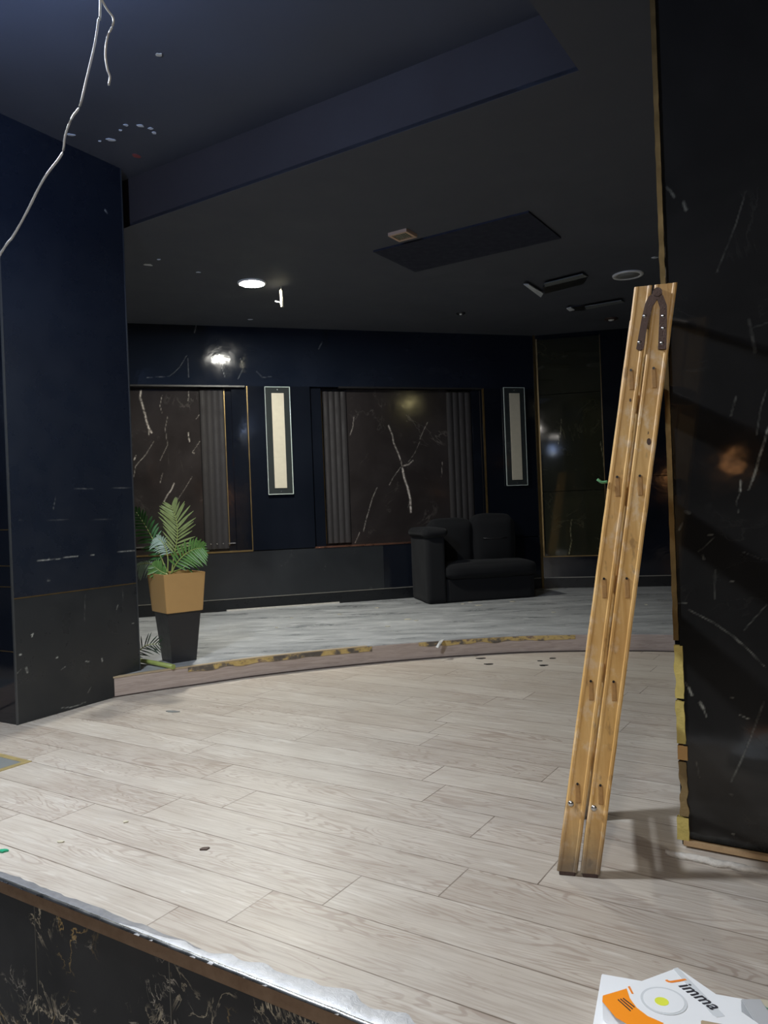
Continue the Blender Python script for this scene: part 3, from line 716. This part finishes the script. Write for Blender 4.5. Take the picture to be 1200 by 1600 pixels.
# small spots
for (px, py, r, lb) in ((720, 489, .045, 'tiny brass spotlight on the ceiling near the back wall, left one'), (955, 498, .07, 'small bright ceiling spotlight under the dark ceiling hatch, right one')):
    p = atz(px, py, CEIL); t = thing('small_spotlight', (p.x, p.y, CEIL), 0, lb, 'ceiling light')
    obj('ring', lathe(BM(), [(r, 0), (r * .95, -.012), (r * .6, -.014), (r * .55, -.004), (0, -.003)], 20), MAT['black_plain'] if r < .05 else MAT['iron'], t, True)
    obj('lens', lathe(BM(), [(0, -.025), (r * .35, -.02), (r * .5, -.005)], 16), MAT['silver'] if r < .05 else MAT['white'], t, True)
# hatches
def quad_plate(bm, q, z0, z1s, th, mi=0):
    top = [bm.verts.new((p.x, p.y, z0 + dz + th)) for p, dz in zip(q, z1s)]; bot = [bm.verts.new((p.x, p.y, z0 + dz)) for p, dz in zip(q, z1s)]
    bm.faces.new(top); bm.faces.new(bot[::-1])
    for i in range(len(q)): bm.faces.new((bot[i], bot[(i + 1) % len(q)], top[(i + 1) % len(q)], top[i]))
    bmesh.ops.recalc_face_normals(bm, faces=bm.faces[:]); return bm
for gq, dq, wq, lb in ((((850, 442), (910, 427), (919, 434), (852, 450)), ((848, 450), (918, 436), (912, 446), (852, 461)), ((818, 443), (826, 443), (849, 457), (845, 463)), 'open ceiling hatch with grey flap and pale torn edge left of the unlit downlight'),
                       (((914, 478), (971, 468), (976, 474), (916, 485)), ((888, 482), (915, 479), (915, 487), (890, 489)), ((885, 481), (892, 479), (898, 483), (890, 485)), 'dark ceiling hatch with narrow grey flap close to the ladder top')):
    G = [atz(x, y, CEIL) for x, y in gq]; c = sum(G, Vector()) / 4
    t = thing('ceiling_hatch', (c.x, c.y, CEIL), 0, lb, 'hatch')
    for nm, q, dz, mt in (('flap', gq, (-.03, -.03, -.012, -.012), MAT['grey']), ('dark_opening_plate', dq, (-.009,) * 4, MAT['black_plain']), ('torn_edge', wq, (-.03,) * 4, MAT['lampgrey'])):  # black plate stands in for the shaded inside of the open hatch
        put(obj(nm, quad_plate(BM(), [atz(x, y, CEIL - .02) for x, y in q], CEIL, dz, .008), mt), t)
# white stub hanging near the lit downlight
p = atz(439, 448, CEIL)
t = thing('hanging_rod', (p.x, p.y, CEIL), 0, 'short white rod hanging from the ceiling right of the lit downlight', 'fitting')
bm = BM(); tube(bm, [(0, 0, 0), (0, 0, -.03)], .004); tube(bm, [(0, 0, -.03), (.004, 0, -.165)], .013); obj('rod', bm, plain('yellowed_white', (.75, .70, .52), .4), t)
bm = BM(); tube(bm, [(-.006, 0, -.13), (-.05, -.01, -.12)], .007, taper=.4); obj('side_tab', bm, MAT['white'], t)
# flaking patch of ceiling paint
def flake(name, px, py, r, mat, label, z=CEIL, grp=None, sx=1.6, rot=0, sgn=-1, up=.004, par=None):
    p = atz(px, py, z); bm = BM(); n = 9
    pts = [(p.x + r * sx * math.cos(2 * math.pi * k / n + .1) * random.uniform(.6, 1.2) * math.cos(rot) - r * math.sin(2 * math.pi * k / n) * random.uniform(.6, 1.1) * math.sin(rot), p.y + r * math.sin(2 * math.pi * k / n) * random.uniform(.6, 1.1) * math.cos(rot) + r * sx * math.cos(2 * math.pi * k / n) * math.sin(rot)) for k in range(n)]
    z0, z1 = (z - up, z - .0005) if sgn < 0 else (z + .0005, z + up)
    prism(bm, pts, z0, z1); bmesh.ops.recalc_face_normals(bm, faces=bm.faces[:])
    o = obj(name, bm, mat, par)
    if label: tag(o, label, 'paint flake' if sgn < 0 else 'debris', grp)
    return o
for px, py, r, sx in ((197, 195, .010, 1.5), (219, 196, .013, 2), (235, 200, .012, 1.2), (241, 207, .014, .9), (188, 203, .008, 1.3), (174, 218, .017, 1.7), (110, 210, .012, 2), (156, 220, .006, 1.5)):
    flake('paint_flake', px, py, r, MAT['lampgrey'], 'pale paint flake in the curved cluster on the tray ceiling', TRAY, 'paint flakes on the tray ceiling', sx, .3)
flake('paint_flake', 248, 85, .014, MAT['cream'], 'cream chip alone near the top of the tray ceiling', TRAY, None, 1.2)
flake('paint_flake', 213, 243, .022, plain('dull_red', (.22, .05, .05), .7), 'dull red flake on the tray ceiling below the pale flake cluster', TRAY, None, 1.4, 1)
for px, py, r, lb_ in ((230, 413, .02, 'pale flake on the low ceiling nearest the left pillar, larger of the close pair'), (235, 414, .012, 'smaller pale flake touching the larger one on the low ceiling by the left pillar'), (248, 405, .01, 'tiny pale flake set back from the pair on the low ceiling near the left pillar'), (310, 425, .012, 'single pale flake on the low ceiling between left pillar and lit downlight')):
    flake('paint_flake', px, py, r, MAT['lampgrey'], lb_, CEIL, 'paint flakes on the low ceiling', 1.6, .2)
for px, py, r, lb_ in ((391, 499, .02, 'pale speck on the ceiling above the left sconce'), (580, 527, .02, 'pale speck where the ceiling meets the wall above the wide marble panel'), (800, 526, .03, 'pale speck where the ceiling meets the wall above the right sconce'), (1023, 402, .02, 'pale speck on the ceiling between unlit downlight and brass pillar corner')):
    flake('paint_flake', px, py, r, MAT['lampgrey'], lb_, CEIL, 'pale specks along the ceiling edge', 1.3, .2)

# loose cable
cab = [(-2.15, 2.1, TRAY), (-1.95, 1.95, 2.3), (-1.3, 1.8, 1.42), (-.98, 1.74, 1.45), aty(0, 398, 1.7), aty(20, 370, 1.7), aty(40, 335, 1.7), aty(60, 295, 1.7), aty(75, 270, 1.7), aty(97, 240, 1.7), aty(102, 212, 1.7), aty(112, 185, 1.7), aty(125, 165, 1.7), aty(135, 125, 1.7), aty(148, 70, 1.7), aty(154, 30, 1.7), aty(157, 0, 1.7), (-.55, 1.66, 2.6), (-.5, 1.6, TRAY)]
t = thing('loose_cable', (-.5, 1.6, TRAY), 0, 'thin white cable hanging loosely from the ceiling at the upper left', 'cable')
bm = BM(); tube(bm, smoothpath(cab, 5), .0026, 8); put(obj('wire', bm, plain('grey_white_cable', (.62, .66, .70), .35), smooth=True), t)
bm = BM(); tube(bm, smoothpath([aty(157, -4, 1.7), aty(167, 14, 1.7), aty(177, 28, 1.7), aty(176, 40, 1.7), aty(168, 58, 1.7), aty(165, 85, 1.7), aty(168, 108, 1.7), aty(172, 120, 1.7), aty(170, 133, 1.7)], 5), .0024, 8); put(obj('frayed_end', bm, MAT['white'], smooth=True), t)

# ------------------------------------------------------------ wall sconces
def sconce(a0, a1, z0, z1, label, first=None):
    ac = (a0 + a1) / 2; loc = W0 + dA * ac + Z * z0
    t = thing('wall_sconce', loc, math.atan2(dA.y, dA.x), label, 'wall light', 'tall glass wall sconces')
    w_, h_ = a1 - a0, z1 - z0
    if first:
        for ch in first.children:
            c = ch.copy(); C.objects.link(c); c.parent = t
        return t
    bm = BM(); box(bm, -w_ / 2, w_ / 2, -.030, -.018, 0, h_, .004); obj('glass_plate', bm, MAT['glass'], t)
    bm = BM(); e = .006
    for x0, x1, q0, q1 in ((-w_ / 2 - .001, -w_ / 2 + e * .6, 0, h_), (w_ / 2 - e, w_ / 2 + .001, 0, h_), (-w_ / 2, w_ / 2, 0, e), (-w_ / 2, w_ / 2, h_ - e, h_)): box(bm, x0, x1, -.0315, -.0175, q0, q1, .001)
    obj('bevelled_edge', bm, MAT['edge'], t)
    bm = BM(); box(bm, -w_ * .36, w_ * .36, -.018, 0, .05, h_ - .05); obj('back_box', bm, MAT['black_plain'], t)
    bm = BM(); box(bm, -.061, .061, -.038, -.030, .062, h_ - .065, .002); obj('diffuser', bm, MAT['cream'], t)
    for z in (.03, h_ - .03):
        bm = BM(); bmesh.ops.create_cone(bm, cap_ends=True, segments=12, radius1=.007, radius2=.005, depth=.006, matrix=Matrix.Translation((0, -.032, z)) @ Matrix.Rotation(math.pi / 2, 4, 'X')); obj('screw', bm, MAT['silver'], t)
    return t
s1 = sconce(1.262, 1.512, 1.245, 2.317, 'tall glass wall sconce left of the wide marble panel, brightly lit')
s2 = sconce(3.852, 4.102, 1.262, 2.330, 'tall glass wall sconce at the corner right of the sofa, dimmer', s1)

# ------------------------------------------------------------ sofa
so = thing('sofa', (.400, 7.425, POD), math.radians(13.5), 'charcoal fabric two-seat sofa with one arm against the back wall', 'sofa')
def soft(x0, x1, y0, y1, z0, z1, r=.05, puff=.0, seed=0, n=14, lump=.006, top=None):
    bm = BM(); bmesh.ops.create_cube(bm, size=2); bmesh.ops.subdivide_edges(bm, edges=bm.edges[:], cuts=n, use_grid_fill=True)
    sx, sy, sz = (x1 - x0) / 2, (y1 - y0) / 2, (z1 - z0) / 2
    for v in bm.verts:
        c = v.co.copy(); p = Vector((c.x * sx, c.y * sy, c.z * sz))
        inner = Vector((max(-sx + r, min(sx - r, p.x)), max(-sy + r, min(sy - r, p.y)), max(-sz + r, min(sz - r, p.z))))
        dd_ = p - inner
        if dd_.length > 1e-6: p = inner + dd_.normalized() * min(dd_.length, r)
        k = (1 - c.x ** 2) * (1 - c.y ** 2) if abs(c.z) > .99 else ((1 - c.x ** 2) * (1 - c.z ** 2) if abs(c.y) > .99 else (1 - c.y ** 2) * (1 - c.z ** 2))
        nrm = Vector((c.x if abs(c.x) > .99 else 0, c.y if abs(c.y) > .99 else 0, c.z if abs(c.z) > .99 else 0))
        if nrm.length: p += nrm.normalized() * (puff * k + lump * noise.noise(Vector((p.x * 6 + seed, p.y * 6, p.z * 6))))
        if top: p = top(p, c)
        v.co = p + Vector(((x0 + x1) / 2, (y0 + y1) / 2, (z0 + z1) / 2))
    return bm
W_, D_ = 1.12, .60
obj('base', soft(.17, W_, .02, D_ - .02, 0.0, .235, .02, lump=.002), MAT['fabric'], so, True)
obj('armrest', soft(0, .19, 0, D_, 0.0, .66, .03, .004), MAT['fabric'], so, True)
obj('armrest_pad', soft(-.03, .215, -.03, D_ - .02, .645, .735, .045, .012), MAT['fabric'], so, True)
obj('seat_cushion', soft(.19, W_ + .01, -.03, D_ - .16, .232, .375, .055, .02, 3, lump=.008), MAT['fabric'], so, True)
obj('back_cushion', soft(.17, .63, .40, D_ + .0, .30, .80, .07, .025, 5), MAT['fabric'], so, True)
obj('back_cushion', soft(.625, W_ - .03, .39, D_ + .0, .30, .83, .08, .028, 9), MAT['fabric'], so, True)
bm = BM(); tube(bm, [(.72, .366, .60), (.80, .362, .592), (.90, .362, .592), (.98, .366, .60)], .006); obj('tuck_seam', bm, MAT['black_plain'], so, True)

# ------------------------------------------------------------ potted palm
pot = thing('potted_palm', (-1.375, 5.03, POD), 0, 'artificial palm in a gold and black tapered square planter by the left pillar', 'plant')
# rotate so that the narrow face looks left and the broad face right
def frustum(bm, rings, rot, cx=0, cy=0):
    prev = None
    for s_, z in rings:
        cur = [bm.verts.new((cx + s_ / 2 * 1.4142 * math.cos(rot + math.pi / 4 + k * math.pi / 2), cy + s_ / 2 * 1.4142 * math.sin(rot + math.pi / 4 + k * math.pi / 2), z)) for k in range(4)]
        if prev:
            for k in range(4): bm.faces.new((prev[k], prev[(k + 1) % 4], cur[(k + 1) % 4], cur[k]))
        else: bm.faces.new(cur[::-1])
        prev = cur
    bm.faces.new(prev)
    bmesh.ops.recalc_face_normals(bm, faces=bm.faces[:]); return bm
R0 = math.radians(38)
bm = frustum(BM(), [(.165, 0), (.225, .335), (.19, .335)], R0); obj('planter_base', bm, MAT['potblack'], pot)
bm = frustum(BM(), [(.20, .325), (.245, .325), (.282, .575), (.262, .575), (.255, .53)], R0); bmesh.ops.bevel(bm, geom=bm.edges[:], offset=.002, segments=2, affect='EDGES'); obj('planter_body', bm, MAT['potgold'], pot)
bm = frustum(BM(), [(.25, .53), (.25, .553), (.1, .56)], R0); obj('soil', bm, MAT['soil'], pot)
def frond(name, path, nl, ll, mat, parent, plane=Vector((0, -1, 0)), fan=.9, droop=.25, wid=.010, start=.25, smat=None, inv_=None, tipk=.35):
    """feather frond: a rachis along path with pairs of narrow folded leaflets"""
    P = smoothpath(path, 10); bm = BM(); tube(bm, P, .005, 6, 1, taper=.3); n = len(P)
    lens = []
    for i in range(nl):
        t = start + (1 - start) * i / (nl - 1); x = t * (n - 1); k = min(int(x), n - 2); f = x - k
        p = P[k].lerp(P[k + 1], f); d = (P[k + 1] - P[k]).normalized(); side = d.cross(plane).normalized()
        L = ll * (math.sin(math.pi * (.18 + .72 * (i / (nl - 1)))) ** .7)
        for sg in (-1, 1):
            a = fan * (1 - tipk * i / nl) + random.uniform(-.08, .08); dirv = (d * math.cos(a) + side * sg * math.sin(a) + plane * random.uniform(-.05, .25)).normalized()
            Lq = L * random.uniform(.88, 1.1); prev = None; up_ = dirv.cross(plane).normalized()
            for q in range(6):
                u = q / 5; c = p + dirv * Lq * u + Vector((0, 0, -droop * Lq * u * u)); ww = wid * (math.sin(math.pi * min(.97, .12 + u * .85))) ** .8 * .5
                cur = [bm.verts.new(c - up_ * ww + plane * ww * .5), bm.verts.new(c), bm.verts.new(c + up_ * ww + plane * ww * .5)]
                if prev:
                    for z_ in range(2):
                        ff = bm.faces.new((prev[z_], cur[z_], cur[z_ + 1], prev[z_ + 1])); ff.material_index = 0; ff.smooth = True
                prev = cur
    o = obj(name, bm, [mat, smat or MAT['stem']])
    return put(o, parent)
Yp = 5.02
fpx = lambda pts, Y=Yp, dy=0: [aty(x, y, Y + dy * i) for i, (x, y) in enumerate(pts)]
frond('frond', fpx([(268, 896), (272, 868), (277, 840), (276, 815), (269, 792)], 5.0, -.02), 17, .155, MAT['leaf_olive'], pot, fan=.95, droop=.05, wid=.013, start=.28)
frond('frond', fpx([(268, 896), (276, 880), (289, 866), (304, 858), (316, 856)], 5.0, -.02), 13, .125, MAT['leaf'], pot, fan=1.15, droop=.25, wid=.016, start=.2)
frond('frond', fpx([(266, 896), (292, 884), (305, 868), (312, 850)], 5.03, .0), 10, .09, MAT['leaf'], pot, fan=1.0, droop=.3, wid=.014, start=.3)
frond('frond', fpx([(262, 896), (252, 872), (240, 845), (226, 820), (213, 800)], 5.08, .02), 15, .125, MAT['leaf_dark'], pot, fan=.95, droop=.3, wid=.017)
frond('frond', fpx([(262, 896), (262, 870), (256, 850), (246, 840)], 5.0), 13, .085, MAT['leaf_pale'], pot, fan=1.1, droop=.5, wid=.010, start=.4)
frond('frond', fpx([(262, 898), (250, 892), (240, 884)], 4.97), 10, .075, MAT['leaf'], pot, fan=1.25, droop=.1, wid=.016, start=.15)
frond('frond', fpx([(262, 898), (245, 884), (228, 880), (214, 884)], 5.08), 11, .07, MAT['leaf_pale'], pot, fan=1.1, droop=.8, wid=.011, start=.3)
# fallen frond on the podium
ff = thing('fallen_frond', atz(250, 1038, POD), 0, 'dark palm frond with thick green stem fallen on the podium at the planter foot', 'frond')
q0, q1 = atz(271, 1042, POD + .014), atz(205, 1030, POD + .02)
bm = BM(); tube(bm, [q0, q0.lerp(q1, .5) + Z * .004, q1], .016, 10, taper=.8); put(obj('stem', bm, MAT['stem']), ff)
pth = [q1.lerp(q0, .3), aty(224, 1024, 4.95), aty(232, 1010, 5.02), aty(246, 1006, 5.1)]
frond('leaflets', fpx([(205, 1032), (216, 1018), (230, 1008), (247, 1006)], 4.93), 11, .10, plain('black_green_leaf', (.02, .04, .02), .5), ff, fan=1.0, droop=.1, wid=.008, start=.15)

# ------------------------------------------------------------ wooden ladder
LB = Vector((.449, 2.172, 0)); ls = Vector((.9616, -.2745, 0)); lw = Vector((.2745, .9616, 0))
lad = thing('wooden_ladder', LB, math.atan2(ls.y, ls.x), 'old folded wooden stepladder leaning on the marble pillar', 'ladder')
def lp(px, py):                         # pixel -> (s, z) on the near side of the ladder
    p = atpl(px, py, LB, -lw); return (p - LB).dot(ls), p.z
RT = .026; LWD = .43
rails = {}
TOPZ = 1.632
A_ = dict(b0=.0, b1=.057, t0=lp(992, 459)[0], t1=lp(1020, 470)[0]); B_ = dict(b0=.064, b1=.118, t0=lp(1024, 470)[0], t1=lp(1059, 457)[0])
SHX = 0
def rail(R, y0, z0=.012):
    sx = SHX * (y0 / LWD)
    bm = BM(); n = 30; prev = None; sec = [(0, 0), (.08, -.08), (.92, -.08), (1, 0), (1, 1), (0, 1)]
    wv = lambda z, k: .0012 * noise.noise(Vector((z * 12, k, y0)))
    for i in range(n + 1):
        t = i / n; z = z0 + (TOPZ - z0) * t; a = sx + R['b0'] + (R['t0'] - R['b0']) * t + wv(z, 1); b = sx + R['b1'] + (R['t1'] - R['b1']) * t + wv(z, 2)
        cur = [bm.verts.new(p) for p in ((a, y0 + .003, z), (a + .004, y0, z), (a + .009, y0, z), (a + .012, y0 + .0010, z), (b - .012, y0 + .0022, z), (b - .009, y0, z), (b - .004, y0, z), (b, y0 + .003, z), (b, y0 + RT, z), (a, y0 + RT, z))]
        if prev:
            for k in range(10): bm.faces.new((prev[k], prev[(k + 1) % 10], cur[(k + 1) % 10], cur[k]))
        else: bm.faces.new(cur[::-1])
        prev = cur
    bm.faces.new(prev); bmesh.ops.recalc_face_normals(bm, faces=bm.faces[:])
    return obj('rail', bm, MAT['pine'], lad)
for R in (A_, B_):
    for y0 in (0, LWD - RT): rail(R, y0)
    for y0 in (0, LWD - RT):
        bm = BM(); box(bm, R['b0'] + .006, R['b1'] - .006, y0 + .002, y0 + RT - .002, 0, .013, .003); obj('foot_cap', bm, MAT['iron'], lad)
    for zc in (.235, .525, .81, 1.09, 1.38):
        t = zc / TOPZ; a = (R['b0'] * (1 - t) + R['t0'] * t + R['b1'] * (1 - t) + R['t1'] * t) / 2
        bm = BM(); box(bm, a - .0075, a + .0075, .0005, LWD - .0005, zc - .028, zc + .028, .003); obj('rung', bm, MAT['pine_end'], lad)
        for dz in (.027,):
            bm = BM(); bmesh.ops.create_cone(bm, cap_ends=True, segments=12, radius1=.0035, radius2=.0035, depth=.003, matrix=Matrix.Translation((a, .001, zc + dz)) @ Matrix.Rotation(math.pi / 2, 4, 'X')); obj('nail_hole', bm, MAT['black_plain'], lad)
def bolt(px, py, r=.0065):
    a, z = lp(px, py); bm = BM(); bmesh.ops.create_uvsphere(bm, u_segments=12, v_segments=8, radius=r, matrix=Matrix.Translation((a, -.003, z)) @ Matrix.Diagonal((1, .6, 1, 1))); obj('bolt', bm, MAT['silver'], lad, True)
for q in ((892, 1255), (928, 1262)): bolt(*q, .0085)
for q in ((1007, 494), (999, 535), (1036, 494), (1036, 513), (1034, 536)): bolt(*q, .005)
def plate(pts, name, y0, y1, mat):
    bm = BM(); P = [lp(*p) for p in pts]; a = [bm.verts.new((x, y0, z)) for x, z in P]; b = [bm.verts.new((x, y1, z)) for x, z in P]
    bm.faces.new(a); bm.faces.new(b[::-1])
    for i in range(len(P)): bm.faces.new((a[i], b[i], b[(i + 1) % len(P)], a[(i + 1) % len(P)]))
    bmesh.ops.recalc_face_normals(bm, faces=bm.faces[:]); return obj(name, bm, mat, lad)
plate([(1013, 464), (1024, 455), (1028, 466), (1020, 478), (1013, 500), (1005, 546), (999, 548), (994, 545), (1003, 495), (1008, 475)], 'hinge_strap', -.004, .001, MAT['iron'])
plate([(1024, 455), (1036, 462), (1042, 478), (1042, 500), (1041, 546), (1028, 546), (1030, 500), (1031, 480), (1026, 466)], 'hinge_strap', -.0045, .001, MAT['iron'])
a, z = lp(1027, 457); bm = BM(); tube(bm, [(a, -.008, z), (a, LWD + .004, z)], .012, 14); obj('hinge_pin', bm, MAT['iron'], lad)
# dark knot and smears
for q, r in (((1014, 690), .006), ((1012, 676), .003), ((968, 700), .0025), ((930, 955), .004), ((985, 625), .003)):
    a, z = lp(*q); bm = BM(); bmesh.ops.create_cone(bm, cap_ends=True, segments=10, radius1=r, radius2=r, depth=.001, matrix=Matrix.Translation((a, .0022, z)) @ Matrix.Rotation(math.pi / 2, 4, 'X') @ Matrix.Diagonal((1, 1.6, 1, 1))); obj('knot', bm, MAT['iron'], lad)

a, z = lp(942, 753); bm = BM(); tube(bm, smoothpath([(a + .012, -.002, z), (a - .002, -.004, z - .001), (a - .010, -.004, z + .004), (a - .014, -.003, z + .008)], 4), .0038, 8); obj('green_clip', bm, plain('green_plastic_clip', (.12, .36, .16), .4), lad, True)['label'] = 'pale green plastic clip'
# ------------------------------------------------------------ cartons in the foreground
def carton(name, quad, z0, h, mat, label, inset=0):
    """quad: four top corners (world xy)"""
    c = sum(quad, Vector()) / 4; t = thing(name, (c.x, c.y, z0), 0, label, 'box')
    bm = BM(); prism(bm, [(p.x - c.x, p.y - c.y) for p in quad], 0, h); bmesh.ops.recalc_face_normals(bm, faces=bm.faces[:])
    bmesh.ops.bevel(bm, geom=bm.edges[:], offset=.0015, segments=2, affect='EDGES'); obj('carton', bm, mat, t); return t
zt = .05
a = atz(940, 1521, zt); b = atz(1200, 1567, zt); d = (b - a).normalized(); e = Vector((-d.y, d.x, 0))
b = a + d * .40; wbx = carton('carton_box', [a, b, b - e * .30, a - e * .30], .0005, zt - .0005, MAT['paper'], 'large plain white carton at the bottom under the orange and white box')
zj = .098
A2 = atz(1059, 1511, zj); B2 = atz(940, 1555, zj); C2 = atz(1134, 1590, zj)
e1 = (B2 - A2); L1 = e1.length; e1.normalize(); e2 = Vector((-e1.y, e1.x, 0)); L2 = max(.20, (C2 - A2).dot(e2)); print('box', L1, L2, (C2 - A2).dot(e2), (C2 - A2).dot(e1))
D2 = A2 + e1 * L1 + e2 * L1
jb = carton('light_box', [A2, A2 + e1 * L1, A2 + e1 * L1 + e2 * L1, A2 + e2 * L1], zt + .0005, zj - zt - .0005, MAT['paper'], 'white and orange lamp box with printed round lamp on top of the white carton')
jc = jb.location
def topshape(name, pts, mat, h=.0006, par=None, k=0):
    bm = BM(); Q = [A2 + e1 * x * L1 + e2 * y * L1 for x, y in pts]; loc = Vector((jc.x, jc.y, zt + .0005))
    zz = zj - loc.z + k * .0004
    prism(bm, [(p.x - loc.x, p.y - loc.y) for p in Q], zz, zz + h); bmesh.ops.recalc_face_normals(bm, faces=bm.faces[:])
    return obj(name, bm, mat, par or jb)
def P2f(px, py):                     # pixel -> (x, y) on the lid
    p = atz(px, py, zj) - A2; return (p.dot(e1) / L1, p.dot(e2) / L1)
topshape('orange_panel', [P2f(*q) for q in ((942, 1556), (979, 1545), (984, 1560), (995, 1575), (1012, 1588), (1037, 1599), (1020, 1612), (1000, 1612), (962, 1590), (941, 1565))], MAT['orange'])
topshape('red_tick', [P2f(*q) for q in ((981, 1542), (984, 1541), (990, 1553), (987, 1553))], MAT['inkorange'])
topshape('grey_band', [P2f(*q) for q in ((1052, 1514), (1059, 1512), (1133, 1588), (1120, 1590), (1113, 1586))], MAT['lampgrey'])
ctr = P2f(1037, 1564)
circ = lambda r, n=40: [(ctr[0] + r * math.cos(2 * math.pi * i / n), ctr[1] + r * math.sin(2 * math.pi * i / n)) for i in range(n)]
topshape('lamp_picture', circ(.215), MAT['lampgrey'], k=1); topshape('lamp_picture', circ(.19), MAT['paper'], k=2)
ctr = P2f(1034, 1566); topshape('yellow_spot', circ(.065), MAT['yellow'], k=3)
for i in range(3): topshape('small_print', [P2f(965 + 4 * i, 1563 - i), P2f(966 + 4 * i, 1562 - i), P2f(986 + 3 * i, 1580 - i * 3), P2f(985 + 3 * i, 1581 - i * 3)], MAT['ink'], k=2)
def text(body, p, d, size, mat, name, par, loc, z, shear=.25):
    cu_ = bpy.data.curves.new('t', 'FONT'); cu_.body = body; cu_.size = size; cu_.extrude = .0004; cu_.shear = shear; cu_.offset = size * .018; cu_.space_character = 1.05
    to = bpy.data.objects.new('t', cu_); C.objects.link(to); dg = bpy.context.evaluated_depsgraph_get(); dg.update()
    me = bpy.data.meshes.new_from_object(to.evaluated_get(dg)); bpy.data.objects.remove(to)
    wd = max(v.co.x for v in me.vertices)
    d = d.normalized(); yv = Vector((-d.y, d.x, 0)); me.transform(Matrix(((d.x, yv.x, 0, p.x - loc.x), (d.y, yv.y, 0, p.y - loc.y), (0, 0, 1, z), (0, 0, 0, 1))))
    me.materials.clear(); return obj(name, me, mat, par), wd
tp = atz(1048, 1532, zj); te = atz(1103, 1572, zj); loc = Vector((jc.x, jc.y, zt + .0005)); tl = (te - tp).length
dd_ = (te - tp).normalized()
_, w1 = text('J', tp, dd_, .040, MAT['inkorange'], 'brand_lettering', jb, loc, zj - loc.z + .0005)
_, w2 = text('imma', tp + dd_ * (w1 + .004), dd_, .037, MAT['ink'], 'brand_lettering', jb, loc, zj - loc.z + .0005)
print('text', w1 + w2, tl)
# grey open carton and yellow-labelled carton at the right corner
g = [atz(1129, 1555, .105), atz(1160, 1555, .105), atz(1190, 1602, .105), atz(1146, 1606, .105)]
gx = (g[2] - g[1]).normalized(); gy = Vector((-gx.y, gx.x, 0))
g1 = g[1] - e1 * .047; wdt = abs((g[0] - g[1]).dot(gy))
gb = carton('small_carton', [g1 + gx * .0, g1 + gx * .20, g1 + gx * .20 - gy * wdt, g1 - gy * wdt], zt + .0005, .034, MAT['paper_grey'], 'narrow light grey carton standing right of the lamp box')
y0 = atz(1186, 1560, zt + .012)
yb = carton('labelled_carton', [y0, y0 + d * .16, y0 + d * .16 - e * .12, y0 - e * .12], zt + .0005, .012, MAT['cream'], 'flat cream carton with green print at the right picture edge')
_, _w = text('Mi', atz(1192, 1579, zt + .012), d, .022, plain('green_ink', (.10, .25, .18), .5), 'green_print', yb, yb.location, .0122, 0)
k0 = atz(1095, 1592, .105); kb = carton('cardboard_scrap', [k0, k0 + d * .06, k0 + d * .07 - e * .04, k0 - e * .045], zj + .002, .004, MAT['kraft'], 'brown cardboard scrap lying on the lamp box at the bottom')

# ------------------------------------------------------------ floor plate and debris
fp = thing('floor_plate', uv(*(lambda q: (q.dot(U), q.dot(V)))(atz(50, 1190, 0))), ANG, 'brass-framed grey floor plate set into the planks at the left edge', 'floor plate')
bm = BM(); s_ = .42
for x0, x1, y0, y1 in ((-s_, 0, -.03, 0), (-s_, 0, -s_, -s_ + .03), (-s_, -s_ + .03, -s_ + .03, -.03), (-.03, 0, -s_ + .03, -.03)): box(bm, x0, x1, y0, y1, 0, .003)
obj('brass_frame', bm, plain('worn_brass', (.42, .33, .15), .5, .4, .3), fp)
bm = BM(); box(bm, -s_ + .028, -.028, -s_ + .028, -.028, 0, .002); obj('plate', bm, plain('grey_plate', (.17, .18, .18), .5), fp)
flake('green_scrap', 4, 1331, .012, plain('green_plastic', (.02, .30, .16), .4), 'small green plastic scrap on the planks at the left edge', 0, None, 1.6, 0, 1, .006)
flake('pale_chip', 94, 1316, .010, MAT['cream'], 'cream chip on the planks at the left, nearer the stage edge', 0, None, 1.2, 0, 1, .004)
flake('pale_chip', 196, 1285, .009, MAT['cream'], 'cream chip on the planks straight below the left pillar corner', 0, None, 1.2, .4, 1, .004)
flake('dark_flake', 320, 1327, .012, MAT['iron'], 'dark brown flake alone on the planks in the left middle', 0, None, 1.5, .3, 1, .004)
flake('dark_flake', 269, 1112, .02, MAT['grey'], 'grey curled flake on the planks in front of the palm planter', 0, None, 2.2, -.3, 1, .004)
for px, py, r in ((751, 1029, .02), (764, 1038, .02), (848, 1040, .02), (863, 1029, .015), (843, 1033, .012)):
    flake('dark_flake', px, py, r, MAT['black_plain'], 'small black flake on the planks just before the podium step', 0, 'black flakes before the step', 1.6, 0, 1, .004)
for px, py, r in ((637, 968, .022), (606, 979, .016), (400, 947, .02), (530, 960, .012), (650, 970, .012), (748, 946, .02), (723, 944, .014), (800, 940, .02), (865, 957, .012), (1010, 945, .01), (735, 941, .012), (590, 950, .014), (455, 966, .012), (432, 981, .010)):
    flake('pale_crumb', px, py, r, MAT['cream'], 'tiny pale crumb on the grey podium floor', POD, 'pale crumbs on the podium', 1.5, 0, 1, .005)
# white tab hanging over the podium edge
p0 = atz(690, 1001, POD); p1 = p0 + Vector((-.03, -.09, 0))
bm = BM(); q = [(0, 0, .004), (.018, .006, .005), (.004, -.045, .002), (-.030, -.06, -.040), (-.046, -.055, -.036), (-.018, -.035, .002)]
vs_ = [bm.verts.new((p0.x + x, p0.y + y, POD + z)) for x, y, z in q]; bm.faces.new(vs_); r = bmesh.ops.extrude_face_region(bm, geom=bm.faces[:]); bmesh.ops.translate(bm, verts=[v for v in r['geom'] if isinstance(v, bmesh.types.BMVert)], vec=(0, -.002, .003)); bmesh.ops.recalc_face_normals(bm, faces=bm.faces[:])
tag(obj('paper_tab', bm, MAT['white']), 'white torn paper tab hanging over the podium edge', 'paper')
